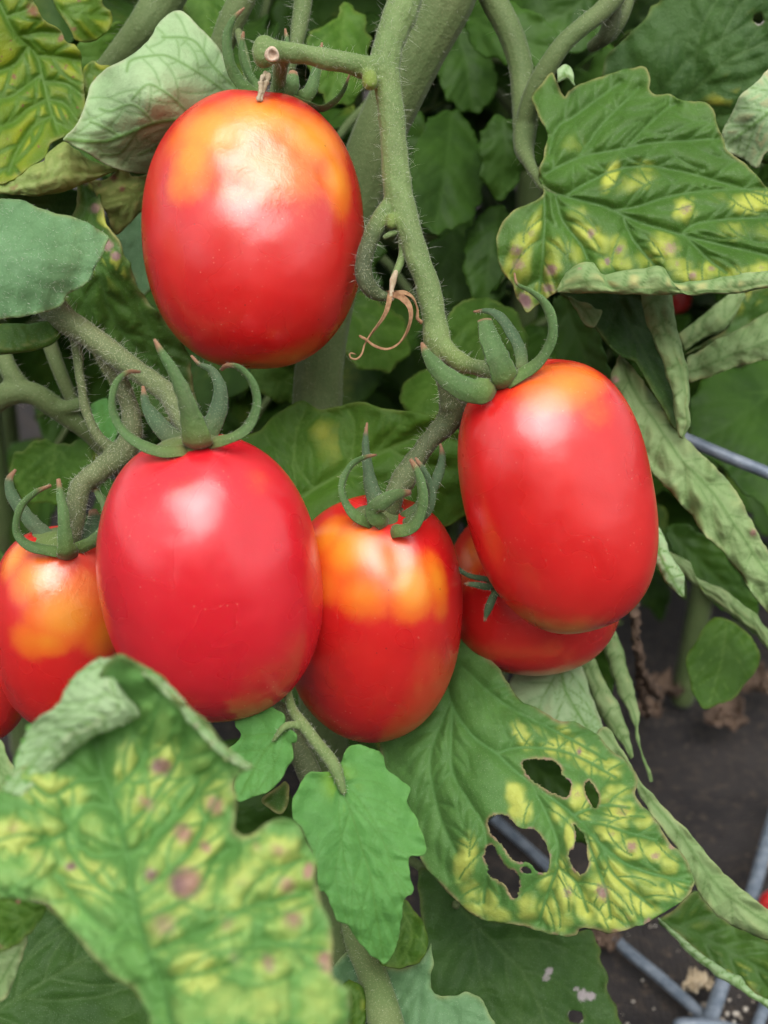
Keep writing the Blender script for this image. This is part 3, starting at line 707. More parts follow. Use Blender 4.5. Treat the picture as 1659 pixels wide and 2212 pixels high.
# ------------------------------------------------------------------ the tomato plant: stems
base = p1(690, 1000, 33); base[2] = 0
plant = empty('tomato_plant', tuple(base), 'hairy tomato plant with yellowing curled leaves carrying the fruit', 'plant')
VINE = [(985, -60, 30.2, 55), (962, 5, 30.4, 54), (905, 110, 30.8, 52), (848, 225, 31.2, 51), (802, 330, 31.6, 50), (765, 450, 32, 48), (735, 560, 32.3, 47), (708, 680, 32.6, 46), (690, 790, 32.8, 47), (685, 880, 33, 49), (686, 1000, 33, 48), (690, 1200, 33.4, 48), (696, 1450, 34, 48), (705, 1750, 34.5, 46), (715, 2100, 35, 46)]
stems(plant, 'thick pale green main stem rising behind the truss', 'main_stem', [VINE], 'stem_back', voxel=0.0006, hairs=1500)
TR = [
    [(885, -60, 27.2, 34), (868, 20, 27, 33), (845, 80, 26.9, 30), (832, 130, 26.8, 30), (838, 190, 26.8, 27), (846, 250, 26.8, 26, .1), (852, 330, 26.8, 26), (858, 400, 26.8, 28), (866, 450, 26.8, 29), (884, 500, 26.7, 25, .25), (905, 565, 26.6, 24, .1), (925, 620, 26.6, 24, .15), (938, 690, 26.6, 24), (947, 750, 26.6, 27, .1, .1), (958, 800, 26.8, 21, .45), (972, 850, 27, 22, .6), (978, 885, 27.2, 26, .7), (962, 918, 27.3, 23, .75), (930, 950, 27.2, 19, .75), (905, 982, 27.1, 19, .7), (884, 1015, 27, 22, .6), (870, 1040, 26.9, 24, .5), (852, 1068, 26.8, 19, .5), (846, 1100, 26.9, 17, .5)],
    [(835, 140, 26.8, 26), (800, 148, 26.7, 24), (760, 138, 26.5, 20), (720, 130, 26.4, 20), (660, 118, 26.3, 19), (610, 112, 26.2, 20), (585, 112, 26.1, 25), (572, 110, 26.2, 26)],
    [(858, 430, 26.8, 22), (838, 452, 26.8, 19), (815, 485, 26.7, 18, .4), (796, 530, 26.7, 17, .75), (785, 575, 26.7, 17, .85), (792, 612, 26.7, 17, .8), (815, 635, 26.8, 14, .7), (838, 642, 26.8, 9, .5)],
    [(948, 735, 26.6, 20, 0, .1), (972, 765, 26.4, 19, 0, .2), (1000, 785, 26.2, 18, 0, .2), (1035, 795, 26, 16, .3), (1062, 802, 25.9, 19, .4)],
    [(975, 875, 27.1, 24, .6), (1000, 890, 27.6, 25, .6), (1030, 925, 28.4, 22, .5), (1070, 990, 29.2, 19, .5), (1100, 1080, 29.8, 16)],
    [(612, 118, 26.5, 14), (606, 150, 27.3, 14), (600, 185, 28.0, 14), (596, 205, 28.3, 13)],
]
truss = stems(plant, 'hairy green truss stem forking down to the fruit', 'truss_stem', TR, 'stem', voxel=0.00035, knobs=[(799, 172, 26.4, 20, 0, 1), (846, 478, 26.5, 15, 0, .9), (572, 112, 26.1, 29, 0, .1)], hairs=4200, lumps=0.0001)
def lathe(prof, c, ax, r0, n=18):
    ax = ax / np.linalg.norm(ax); e1 = np.cross(ax, [0.2, 0.9, 0.31]); e1 /= np.linalg.norm(e1); e2 = np.cross(ax, e1); a = np.linspace(0, 2 * math.pi, n, endpoint=False)
    V = np.vstack([c + ax * z * r0 + r0 * rr * (np.cos(a)[:, None] * e1 + np.sin(a)[:, None] * e2) * (1 + 0.06 * np.sin(3 * a + rr * 4))[:, None] for rr, z in prof])
    F = [(i * n + j, i * n + (j + 1) % n, (i + 1) * n + (j + 1) % n, (i + 1) * n + j) for i in range(len(prof) - 1) for j in range(n)]
    return V, F
o = link('cut_end', mesh('cut_end', *lathe([(1.15, -0.9), (1.1, 0.1), (1.0, 0.32), (0.8, 0.36), (0.62, 0.22), (0.5, 0.02), (0.3, -0.12), (0.02, -0.16)], p1(588, 118, 25.45), p1(600, 122, 24) - p1(586, 117, 25.6), 14 * unit(25.5))), [M['cut']], truss)
tube(truss, None, 'dead_bud_stalk', [(862, 500, 26.7, 6), (845, 505, 26.6, 6), (832, 512, 26.6, 5, .3)], 'stem')
tube(truss, None, 'pedicel', [(864, 500, 26.8, 7, .4), (870, 545, 26.8, 8), (862, 575, 26.7, 8), (850, 600, 26.6, 6)], 'stem')
fl = link('dried_flower', mesh('dried_flower', *tube_geo(P([(855, 588), (849, 606), (846, 625), (846, 645)], 26.4), np.array([5, 8, 5, 6]) * unit(26.4), 9)), [M['straw']], plant)
fl['label'] = 'shrivelled brown flower hanging from the truss'
for pts in ([(842, 640, 26.4, 8), (838, 660, 26.3, 9), (826, 686, 26.2, 7), (800, 722, 26.1, 6), (787, 745, 26.1, 4), (781, 764, 26.1, 4), (770, 775, 26, 4), (757, 772, 26, 3), (757, 763, 26, 3), (769, 766, 26.1, 2)],
            [(848, 636, 26.4, 8), (866, 642, 26.2, 11), (882, 660, 26.1, 10), (886, 685, 26, 8), (877, 717, 26, 8), (860, 742, 26, 7), (836, 753, 26, 6), (810, 746, 26, 6), (790, 732, 26, 5), (776, 725, 26.1, 4)],
            [(855, 632, 26.5, 6), (875, 634, 26.4, 8), (892, 646, 26.4, 7), (901, 668, 26.4, 6), (900, 688, 26.4, 8), (912, 698, 26.4, 6)]):
    sepal(fl, [(x, y, d, w * 1.5) for x, y, d, w in pts[::-1]], 'dry', (20, 200), thick=0.3, channel=0.5, name='petal', hairs=0)

LT = [
    [(100, 655, 27.2, 26, .1), (140, 690, 27, 26), (182, 718, 26.9, 24), (235, 757, 26.8, 23), (300, 805, 26.6, 21), (345, 836, 26.4, 20), (372, 866, 26, 20), (400, 920, 25.3, 20), (425, 960, 25, 18)],
    [(225, 765, 27, 18), (248, 805, 27.2, 17, .3), (268, 845, 27.3, 17, .4), (282, 890, 27.4, 19, .3), (283, 940, 27.4, 22, .2), (262, 982, 27.4, 26, .1), (210, 1020, 27.3, 22), (172, 1055, 27.2, 21), (165, 1105, 27.1, 20, .2), (160, 1150, 27.1, 17, .3), (152, 1185, 27.2, 15, .3)],
    [(275, 960, 27.4, 20, .2), (268, 1010, 27.6, 17, .3), (262, 1070, 28, 15, .3)],
    [(160, 715, 27.2, 12), (167, 760, 27.3, 10), (172, 806, 27.3, 9), (180, 860, 27.3, 9), (194, 910, 27.3, 10), (215, 948, 27.3, 11), (246, 975, 27.4, 13)],
]
stems(plant, 'dusty olive truss stem under the blue-green leaf', 'truss_stem', LT, 'stem_dusty', voxel=0.00035, hairs=3000, lumps=0.0001)
LS = [
    [(-30, 880, 31, 24), (20, 850, 30.8, 24), (70, 850, 30.8, 22), (110, 874, 31, 22), (150, 903, 31.3, 20), (195, 938, 31.6, 17), (230, 980, 32, 15)],
    [(5, 752, 31, 14), (20, 800, 30.8, 18), (50, 845, 30.8, 20)], [(90, 868, 31, 17), (135, 882, 31, 15), (180, 872, 31.2, 14)],
    [(105, 735, 32, 15), (128, 800, 32, 14), (155, 865, 32.2, 13)]]
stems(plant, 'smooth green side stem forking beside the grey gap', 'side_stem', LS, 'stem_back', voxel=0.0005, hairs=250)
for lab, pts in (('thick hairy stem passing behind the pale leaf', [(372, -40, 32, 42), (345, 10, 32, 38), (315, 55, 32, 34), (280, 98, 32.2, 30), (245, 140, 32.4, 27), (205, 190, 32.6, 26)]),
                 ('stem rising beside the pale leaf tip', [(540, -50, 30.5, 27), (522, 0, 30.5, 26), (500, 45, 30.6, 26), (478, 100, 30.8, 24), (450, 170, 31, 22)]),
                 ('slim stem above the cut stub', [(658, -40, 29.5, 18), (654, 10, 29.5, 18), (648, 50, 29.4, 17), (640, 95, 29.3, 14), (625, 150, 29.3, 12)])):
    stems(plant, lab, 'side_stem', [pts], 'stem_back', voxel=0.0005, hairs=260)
RS = [
    [(1040, -60, 31, 27), (1066, 0, 31, 26), (1102, 70, 31, 25), (1124, 140, 31, 24), (1131, 210, 30.9, 24), (1134, 270, 30.6, 24), (1132, 320, 30.2, 20), (1142, 350, 29.6, 13), (1158, 378, 29.1, 11), (1180, 408, 28.6, 10), (1220, 425, 28.5, 7)],
    [(1330, -10, 29.8, 21), (1300, 24, 29.7, 19), (1262, 54, 29.6, 18), (1223, 88, 29.6, 18), (1195, 125, 29.7, 19), (1165, 178, 30, 21), (1143, 232, 30.3, 20), (1133, 280, 30.5, 18)],
    [(1326, -40, 30.2, 17, .4), (1322, 30, 30.4, 17, .6), (1310, 75, 30.6, 16, .6), (1280, 100, 31, 12, .5)], [(1365, -20, 30.6, 12), (1345, 40, 30.6, 11), (1322, 80, 30.7, 9)]]
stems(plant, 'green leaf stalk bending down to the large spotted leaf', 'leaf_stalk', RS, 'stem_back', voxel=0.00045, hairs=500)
stems(plant, 'pale green stem at the lower edge', 'side_stem', [[(755, 1990, 27, 18), (772, 2040, 26.6, 24), (800, 2095, 26, 29), (820, 2160, 25.4, 33), (836, 2220, 25, 36), (850, 2290, 24.6, 38)]], 'stem', voxel=0.0005, hairs=420, hairlen=(0.4, 1.2))
stems(plant, 'slender stalk of the bright young leaf', 'leaf_stalk', [[(612, 1440, 26.6, 6), (618, 1480, 26.2, 8), (630, 1530, 25.7, 10), (652, 1562, 25.3, 12), (684, 1604, 24.9, 12), (722, 1655, 24.5, 13), (742, 1710, 24.3, 7)], [(655, 1572, 25.3, 8), (632, 1566, 25.2, 8), (612, 1572, 25.1, 7), (590, 1600, 25.1, 4)]], 'stem', voxel=0.0003, hairs=350, hairlen=(0.4, 1.3))
stems(plant, 'brownish stem in shade behind the young leaf', 'side_stem', [[(600, 1535, 28.5, 20, .3), (640, 1610, 28.5, 22, .3), (672, 1680, 28.5, 24, .3), (700, 1760, 28.6, 24, .3)]], 'stem_dusty', voxel=0.0006, hairs=160)

# ------------------------------------------------------------------ tomatoes
r, top, ax, b = tomato('tall plum tomato with scarred yellow shoulder under the cut stub, highest of all', 549, 503, 28.0, 472, 588, 1, 1, lobes=4, lobe=0.010, phase=0.6, seed=2, e1=0.93, e2=0.84,
    yel=[(460, 268, 110, 1.0, 75), (415, 330, 60, .95, 90), (570, 245, 130, .95, 55), (680, 290, 100, .95, 75), (735, 370, 50, .85, 95), (600, 340, 170, .6, 85), (385, 380, 44, .7, 60), (540, 390, 120, .4, 60)],
    scar=[(560, 305, 95, 1.0), (600, 350, 95, .8), (520, 420, 70, .35)], dents=[(565, 320, 60, 10), (705, 370, 30, 9), (520, 390, 36, 9), (600, 450, 50, 5), (440, 400, 34, 7), (620, 280, 26, 6), (490, 290, 24, 6), (660, 320, 22, 5)])
cx = calyx(r, top, ax, b, 0.30)
for pts, mt, tw in (([(528, 17, 27.6, 5), (505, 42, 27.5, 16), (492, 80, 27.5, 25), (497, 133, 27.6, 28), (513, 167, 27.8, 32), (540, 197, 28, 36), (568, 210, 28.3, 36)], 'sepal', 25),
                ([(526, 68, 28, 6), (522, 105, 28, 16), (530, 143, 28.1, 20), (548, 178, 28.2, 22), (568, 205, 28.3, 22)], 'sepal', 0),
                ([(756, 160, 27.2, 6), (744, 196, 27.2, 20), (724, 222, 27.3, 28), (694, 237, 27.5, 32), (660, 228, 27.8, 32), (625, 212, 28.2, 30)], 'sepal', 60),
                ([(696, 92, 28.4, 5), (690, 125, 28.3, 14), (680, 165, 28.2, 26), (668, 200, 28.2, 34), (645, 216, 28.3, 36)], 'sepal', 0),
                ([(616, 62, 28.6, 5), (620, 95, 28.5, 14), (614, 150, 28.4, 24), (602, 190, 28.4, 34), (596, 212, 28.4, 36)], 'sepal', 0),
                ([(634, 152, 27.9, 20), (630, 180, 27.8, 40), (618, 212, 28.0, 46)], 'sepal', 0)):
    sepal(cx, pts, mt, tw, basec=.5)
for k, (dx, dx2) in enumerate(((0, 0), (7, 2), (-6, -3))):
    C = catmull(P([(573 + dx, 158 + 4 * k), (570 + dx, 176), (566 + dx2, 196), (561 + dx2, 214)], 26.2 - .05 * k), 16)
    link('dried_corolla', mesh('dried_corolla', *tube_geo(C, np.abs(np.random.default_rng(k).normal(5, 1.2, 16)) * unit(26.2), 8)), [M['straw']], cx)
def flush(cx):
    if HB: hair_mesh(np.vstack([h[0] for h in HB]), np.vstack([h[1] for h in HB]), cx, np.random.default_rng(3), (0.5, 1.5)); HB.clear()
flush(cx)

r, top, ax, b = tomato('pinkish red plum tomato with five large curling sepals, in front of its neighbours', 456, 1250, 25.6, 474, 612, -7, 20, 'tomato2', lobes=3, lobe=0.012, phase=0.2, seed=3, e1=0.9, e2=0.83, dimple=0.04,
    yel=[(400, 1040, 80, .22, 60), (560, 1030, 60, .25, 60), (700, 1180, 40, .1)], dents=[(560, 1150, 60, 9), (330, 1150, 50, 6), (470, 1280, 70, 4), (390, 1010, 40, 4)])
cx = calyx(r, top, ax, b, 0.26)
for pts, mt, tw in (([(333, 733, 23.6, 8), (350, 764, 23.5, 20), (375, 806, 23.4, 30), (396, 853, 23.4, 40), (412, 905, 23.5, 56), (425, 960, 23.7, 78)], 'sepal', -15),
                ([(303, 804, 24.4, 8), (277, 805, 24.1, 14), (254, 826, 23.9, 20), (244, 860, 23.8, 22), (248, 896, 23.8, 24), (268, 930, 23.8, 26), (300, 955, 23.8, 32), (345, 972, 23.8, 36), (400, 970, 24, 34)], 'sepal', 35),
                ([(478, 800, 24.2, 10), (490, 791, 24, 14), (515, 795, 23.9, 18), (540, 820, 23.8, 22), (553, 860, 23.8, 25), (547, 896, 23.8, 28), (529, 926, 23.8, 30), (498, 944, 23.8, 32), (455, 955, 24, 32)], 'sepal', -35),
                ([(413, 768, 25.4, 6), (430, 786, 25.3, 10), (457, 800, 25.2, 20), (475, 836, 25.1, 32), (473, 880, 25, 44), (458, 920, 24.9, 48), (440, 955, 24.9, 44)], 'sepal_dark', 0),
                ([(309, 834, 25.4, 8), (316, 873, 25.2, 24), (336, 906, 25.1, 40), (363, 936, 25, 46), (395, 958, 24.9, 44)], 'sepal_dark', 10)):
    sepal(cx, pts, mt, tw, basec=.3)
flush(cx)

r, top, ax, b = tomato('half orange plum tomato cut by the photo edge, behind the pinkish one', 135, 1361, 28.5, 302, 442, 2, 24, lobes=3, lobe=0.025, phase=1.2, seed=5, dimple=0.08,
    yel=[(150, 1330, 80, .95, 70), (60, 1250, 60, .8, 60), (20, 1200, 40, .9, 60), (100, 1390, 60, .75, 40), (60, 1390, 60, .6, 50), (230, 1370, 60, .7, 60), (190, 1270, 50, .5)],
    scar=[(165, 1270, 70, .9)])
cx = calyx(r, top, ax, b, 0.34)
for pts, mt, tw in (([(126, 1034, 26.4, 9), (131, 1072, 26.3, 20), (137, 1106, 26.2, 27), (139, 1140, 26.2, 31), (143, 1180, 26.3, 42), (147, 1200, 26.5, 52)], 'sepal', 0),
                ([(111, 1049, 27, 9), (80, 1063, 26.8, 16), (50, 1090, 26.6, 20), (37, 1126, 26.5, 21), (40, 1155, 26.5, 25), (62, 1176, 26.5, 28), (100, 1186, 26.6, 32), (150, 1192, 26.9, 30)], 'sepal', 30),
                ([(34, 1014, 28, 7), (20, 1036, 27.9, 18), (25, 1068, 27.8, 28), (45, 1100, 27.7, 32), (75, 1135, 27.6, 36), (115, 1170, 27.4, 40), (150, 1185, 27.3, 36)], 'sepal_dark', 0),
                ([(195, 1042, 27.4, 8), (213, 1066, 27.3, 18), (231, 1098, 27.2, 26), (228, 1135, 27.1, 26), (205, 1168, 27, 32), (165, 1188, 27, 32)], 'sepal', 20),
                ([(200, 1100, 28, 20), (205, 1130, 27.8, 44), (195, 1160, 27.5, 56), (165, 1185, 27.3, 44)], 'sepal_dark', 0)):
    sepal(cx, pts, mt, tw, basec=.2)
flush(cx)

r, top, ax, b = tomato('grooved plum tomato with orange upper half hanging in the middle', 808, 1338, 28.2, 382, 520, 4, 27, lobes=3, lobe=0.035, phase=2.5, seed=7, dimple=0.10, e2=0.74, e1=.9,
    yel=[(745, 1180, 70, .95, 75), (700, 1160, 50, .9, 60), (780, 1290, 75, .75, 55), (905, 1270, 62, 1.0, 70), (950, 1250, 40, .85, 80), (850, 1210, 70, .6, 70), (700, 1260, 50, .6, 60), (960, 1310, 40, .5, 50)],
    dents=[(868, 1180, 34, 9), (873, 1235, 32, 7), (725, 1250, 34, 3)])
cx = calyx(r, top, ax, b, 0.32, 'sepal_dark')
for pts, mt, tw in (([(793, 913, 27.3, 5), (790, 940, 27.2, 12), (790, 972, 27.1, 19), (795, 1012, 27, 27), (803, 1055, 26.9, 36), (818, 1092, 26.8, 46), (840, 1120, 26.9, 46)], 'sepal_dark', 0),
                ([(813, 983, 26.6, 6), (790, 988, 26.4, 12), (764, 1001, 26.2, 17), (746, 1027, 26.1, 20), (739, 1057, 26, 20), (749, 1088, 26, 22), (770, 1113, 26, 30), (805, 1128, 26.2, 36)], 'sepal', 30),
                ([(886, 992, 25.8, 8), (899, 1016, 25.7, 20), (909, 1046, 25.6, 26), (912, 1080, 25.6, 28), (904, 1115, 25.7, 30), (884, 1140, 25.8, 34), (850, 1146, 26, 36)], 'sepal', -25),
                ([(897, 989, 26.2, 7), (916, 1020, 26, 18), (929, 1053, 26, 22), (930, 1085, 26, 24), (912, 1112, 26.1, 28), (875, 1130, 26.3, 30)], 'sepal_dark', -25),
                ([(951, 958, 26.9, 5), (955, 986, 26.9, 16), (948, 1020, 26.8, 24), (932, 1056, 26.7, 28), (905, 1095, 26.6, 30), (870, 1120, 26.7, 30)], 'sepal_dark', -10),
                ([(888, 1064, 26.2, 14), (860, 1070, 25.9, 30), (828, 1086, 25.7, 42), (808, 1108, 25.8, 44), (830, 1130, 26.1, 40)], 'sepal', 20)):
    sepal(cx, pts, mt, tw, basec=.15)
flush(cx)

r, top, ax, b = tomato('smooth leaning plum tomato with thick hooked sepals, in front of a rounder one', 1203, 1075, 26.6, 404, 584, -16, 12, lobes=3, lobe=0.030, phase=-0.6, seed=9, e1=0.84, e2=0.72, dimple=0.03, egg=-0.03,
    yel=[(1235, 822, 120, .75, 55), (1300, 880, 80, .35, 60), (1050, 960, 50, .15)], dents=[(1288, 1000, 44, 5), (1290, 1080, 44, 5), (1120, 1080, 50, 3)])
hub = p1(1078, 838, 25.2)
cx = calyx(r, top * .35 + hub * .65, ax, b, 0.22)
for pts, mt, tw in (([(911, 740, 25.4, 7), (921, 764, 25.2, 26), (944, 796, 25, 42), (980, 828, 24.8, 56), (1020, 846, 24.7, 62), (1062, 842, 24.8, 58)], 'sepal', -5),
                ([(1047, 688, 24.9, 34), (1058, 726, 24.7, 50), (1074, 766, 24.6, 58), (1090, 806, 24.7, 66), (1096, 830, 24.9, 60)], 'sepal', 15),
                ([(1023, 673, 26.2, 5), (1053, 671, 26, 14), (1080, 683, 25.9, 24), (1103, 713, 25.8, 30), (1124, 753, 25.6, 30), (1130, 795, 25.4, 32)], 'sepal_dark', 20),
                ([(1111, 590, 25.2, 5), (1117, 614, 25, 9), (1146, 630, 24.8, 14), (1173, 653, 24.7, 22), (1189, 685, 24.6, 27), (1192, 722, 24.6, 28), (1181, 754, 24.7, 30), (1157, 785, 24.8, 34), (1122, 808, 24.9, 36), (1095, 825, 25, 34)], 'sepal', -30)):
    sepal(cx, pts, mt, tw, basec=.15, tip=0.01 if pts[0][3] > 30 else 0.07)
flush(cx)

r, top, ax, b = tomato('rounder red tomato mostly hidden behind the smooth leaning one', 1152, 1270, 30.6, 384, 366, 0, 8, lobes=3, lobe=0.02, seed=11, yel=[(1010, 1200, 60, .5, 90), (1200, 1420, 120, .14)], nu=90, nv=70)
cx = calyx(r, p1(1085, 1262, 28.0), np.array([0., -0.5, 0.8]), b, 0.16, 'sepal_dark')
for pts, tw in (([(960, 1198, 27.7, 5), (983, 1222, 27.6, 9), (1010, 1242, 27.6, 12), (1044, 1250, 27.7, 14), (1085, 1255, 27.9, 14)], 0),
            ([(1003, 1261, 27.5, 5), (1026, 1263, 27.4, 15), (1055, 1268, 27.5, 16), (1085, 1264, 27.8, 14)], 0),
            ([(1046, 1342, 27.6, 5), (1055, 1315, 27.5, 19), (1064, 1293, 27.5, 19), (1075, 1270, 27.7, 12)], 0)):
    sepal(cx, pts, 'sepal_dark', tw)
flush(cx)
tomato('dark red tomato sliver at the photo edge under the half orange one', -68, 1472, 32.0, 262, 276, 0, 10, seed=13, nu=60, nv=40)
tomato('small red fruit glimpsed under the rolled edge of the large spotted leaf', 1462, 640, 52, 64, 74, 0, 10, seed=14, nu=48, nv=32)
tomato('red fruit lying on the fabric at the photo edge', 1672, 1952, ground_d(1672, 1985) - 1, 60, 66, 30, 40, seed=15, nu=48, nv=32)
L12_CELLS = [(277, 1653, 22, 46, 8, 0.8, 0.2), (357, 1661, 28, 50, 10, 1, 1.1), (315, 1733, 44, 36, -35, 0.8, 0.8), (462, 1716, 32, 44, 25, 0.7, 0.9), (395, 1801, 26, 56, 40, 0.8, 1), (445, 1836, 24, 50, 25, 0.9, 0.9), (327, 1891, 24, 46, 25, 0.7, 0.9), (410, 1911, 44, 56, 20, 0.85, 1.25), (290, 1801, 32, 30, 0, 0.4, 0), (190, 1896, 56, 42, 25, 0.8, 0), (160, 1868, 20, 16, 0, 0.6, 1.0), (215, 1981, 42, 36, 30, 0.15, 0), (350, 1996, 38, 54, -10, 0.6, 0.7), (505, 1985, 34, 60, 25, 0.6, 0.6), (525, 1906, 32, 58, 35, 0.7, 0.4), (560, 1826, 28, 26, 0, 0.6, 0.5), (607, 1836, 36, 28, 0, 0.9, 0.7), (610, 1906, 30, 52, 55, 0.7, 0.8), (630, 1976, 36, 56, 25, 0.6, 0.8), (590, 2091, 36, 36, 0, 0.65, 0.8), (507, 2061, 36, 30, 0, 0.4, 0.5), (430, 2096, 46, 40, 20, 1, 0.15), (490, 2166, 46, 40, 0, 0.5, 0), (575, 2166, 45, 42, 0, 0.6, 0), (690, 2166, 42, 60, 0, 0.5, 0), (665, 1890, 20, 30, 20, 0.5, 1.1), (110, 1706, 64, 26, 10, 1, 0), (30, 1806, 46, 34, 0, 1, 0.5), (120, 1791, 46, 22, 60, 0.6, 0), (190, 1786, 46, 28, 55, 0.4, 0), (85, 1861, 28, 28, 0, 0.7, 0.4), (125, 1946, 46, 30, 55, 0.5, 0.3), (280, 2060, 50, 44, 20, 0.1, 0), (400, 1700, 26, 44, 30, 0.35, 0), (340, 1570, 30, 44, -20, 0.3, 0), (430, 1640, 24, 40, 20, 0.3, 0.3), (700, 2070, 24, 44, 0, 0.5, 0.9), (30, 1890, 44, 26, 10, 0.3, 0), (400, 2190, 40, 40, 0, 0.3, 0), (640, 2050, 30, 40, 10, 0.4, 0)]
L10_CELLS = [(1339, 1756, 26, 24, 0, 0.9, 0.6), (1336, 1709, 22, 13, 10, 0.7, 0), (1389, 1776, 17, 15, 0, 0.7, 0), (1319, 1669, 22, 12, 10, 0.8, 0), (1279, 1662, 12, 10, 0, 0.8, 0), (1313, 1729, 18, 18, 0, 0.5, 0.4), (1249, 1724, 18, 26, -20, 0.9, 0.6), (1319, 1799, 28, 19, 25, 0.9, 0.5), (1363, 1836, 32, 21, -15, 0.8, 0.9), (1416, 1842, 25, 17, 5, 0.9, 0.8), (1446, 1869, 18, 17, 0, 0.8, 0), (1336, 1899, 42, 22, 50, 0.9, 0), (1393, 1897, 30, 14, 25, 0.6, 0), (1416, 1926, 30, 14, 20, 0.7, 0), (1459, 1922, 18, 18, 0, 0.8, 0), (1306, 1932, 40, 26, 45, 0.9, 1), (1379, 1956, 38, 18, 20, 0.9, 0.4), (1313, 1979, 34, 23, 35, 0.9, 0.3), (1226, 1926, 20, 44, 15, 0.9, 0.7), (1213, 1886, 11, 30, 0, 0.8, 0), (1186, 1966, 18, 22, 0, 0.8, 0), (1266, 1959, 20, 34, -25, 0.9, 0), (1183, 1906, 18, 20, 0, 0.7, 0.3), (1206, 1756, 13, 20, -20, 0.7, 0), (1231, 1806, 10, 28, 0, 0.9, 0), (1126, 1752, 22, 22, 0, 0.9, 0), (1113, 1718, 18, 26, -10, 1, 0), (1281, 1846, 10, 34, -5, 0.7, 0), (1006, 1856, 19, 42, 12, 0.9, 0), (1016, 1926, 18, 22, 0, 0.6, 0), (1056, 1948, 18, 26, 0, 0.7, 0), (1023, 1965, 22, 12, 20, 0.7, 0), (1076, 1975, 24, 14, 10, 0.7, 0), (1129, 1589, 28, 15, 60, 0.8, 0), (1196, 1613, 22, 18, -20, 0.8, 0), (1216, 1579, 14, 13, 0, 0.6, 0), (1229, 1619, 8, 22, 0, 0.8, 0), (1249, 1625, 16, 28, -20, 0.9, 0.8), (1279, 1639, 16, 22, -20, 0.7, 0.2), (1163, 1579, 22, 10, 20, 0.3, 0), (1319, 1650, 20, 10, 10, 0.7, 0), (1140, 1960, 20, 26, 0, 0.7, 0), (1210, 1990, 22, 18, 0, 0.7, 0.4), (1262, 1760, 12, 16, -40, 0.6, 0), (1430, 1895, 20, 10, 10, 0.5, 0), (1355, 1980, 26, 12, 0, 0.6, 0.5)]
L5_CELLS = [(1319, 380, 12, 30, 25, 0.9, 0.2), (1376, 393, 38, 17, -20, 0.5, 0), (1393, 360, 20, 14, 0, 0.5, 0.2), (1479, 453, 20, 22, 10, 0.85, 0.7), (1626, 437, 38, 19, -10, 0.95, 0.3), (1583, 497, 28, 19, 0, 0.4, 0), (1249, 463, 20, 17, 0, 0.4, 0), (1279, 510, 42, 19, 38, 0.75, 0.9), (1149, 500, 14, 42, 22, 0.75, 0.6), (1126, 540, 20, 28, 15, 0.7, 0.8), (1333, 537, 18, 26, -10, 0.6, 0.8), (1433, 533, 24, 28, -10, 0.75, 0.7), (1199, 533, 22, 20, 0, 0.45, 0.2), (1126, 575, 20, 28, 10, 0.65, 0.8), (1193, 575, 18, 28, 10, 0.65, 1.1), (1183, 623, 20, 18, 0, 0.55, 0.9), (1133, 646, 20, 22, 0, 0.55, 1.3), (1309, 570, 18, 12, 0, 0.55, 0.9), (1345, 570, 20, 14, 0, 0.6, 0.4), (1496, 596, 34, 13, 5, 0.7, 0.9), (1536, 580, 22, 14, 10, 0.65, 0.8), (1646, 583, 22, 16, 0, 0.8, 0.5), (1466, 572, 26, 14, 10, 0.6, 0.6), (1240, 545, 16, 26, -25, 0.5, 0.3), (1395, 560, 22, 18, 10, 0.5, 0.4), (1590, 590, 26, 12, 0, 0.6, 0.4), (1235, 310, 24, 18, 0, 0.3, 0), (1100, 580, 12, 26, 15, 0.6, 0.3), (1660, 500, 26, 16, 0, 0.4, 0), (1555, 425, 22, 14, 0, 0.25, 0)]
# ------------------------------------------------------------------ leaves of the plant, near ones traced one by one
pale = leaf(plant, 'pale leaf turned over, its grey-green underside showing raised veins', [(137, 300), (167, 267), (187, 213), (197, 180), (227, 150), (277, 123), (320, 87), (343, 50), (367, 28), (390, 23), (410, 37), (433, 60), (467, 97), (493, 143), (520, 203), (500, 260), (430, 330), (350, 372), (283, 373), (233, 357), (187, 330), (150, 310)],
     [(530, 200), (437, 247), (333, 267), (267, 293), (217, 307), (140, 301)], [(137, 300, 27.6), (200, 180, 28.2), (290, 200, 27.2), (390, 25, 29.2), (410, 120, 28.1), (520, 200, 29.6), (440, 247, 28.7), (333, 267, 27.8), (350, 372, 29.6), (233, 357, 28.8)],
     ('under', 'green'), nsec=0, sp=3.4, gap=46, seed=21, ang=48, secs=[[(333, 267), (300, 233), (273, 227), (240, 240), (215, 235)], [(403, 240), (367, 207), (327, 183), (307, 190), (285, 215)], [(493, 203), (433, 160), (367, 123), (333, 120), (283, 130), (274, 155)], [(515, 195), (460, 143), (417, 87), (350, 80)], [(385, 256), (345, 310), (300, 335)], [(437, 247), (400, 310), (350, 350)], [(300, 280), (260, 330), (215, 335)], [(260, 295), (225, 275), (195, 262)]],
     bulge=0.05, raised=True, yelg=0.15, yel=[(330, 260, 90, .45), (270, 300, 80, .4), (300, 350, 80, .4)], serr=1.0, edgew=5, veinw=3.2)
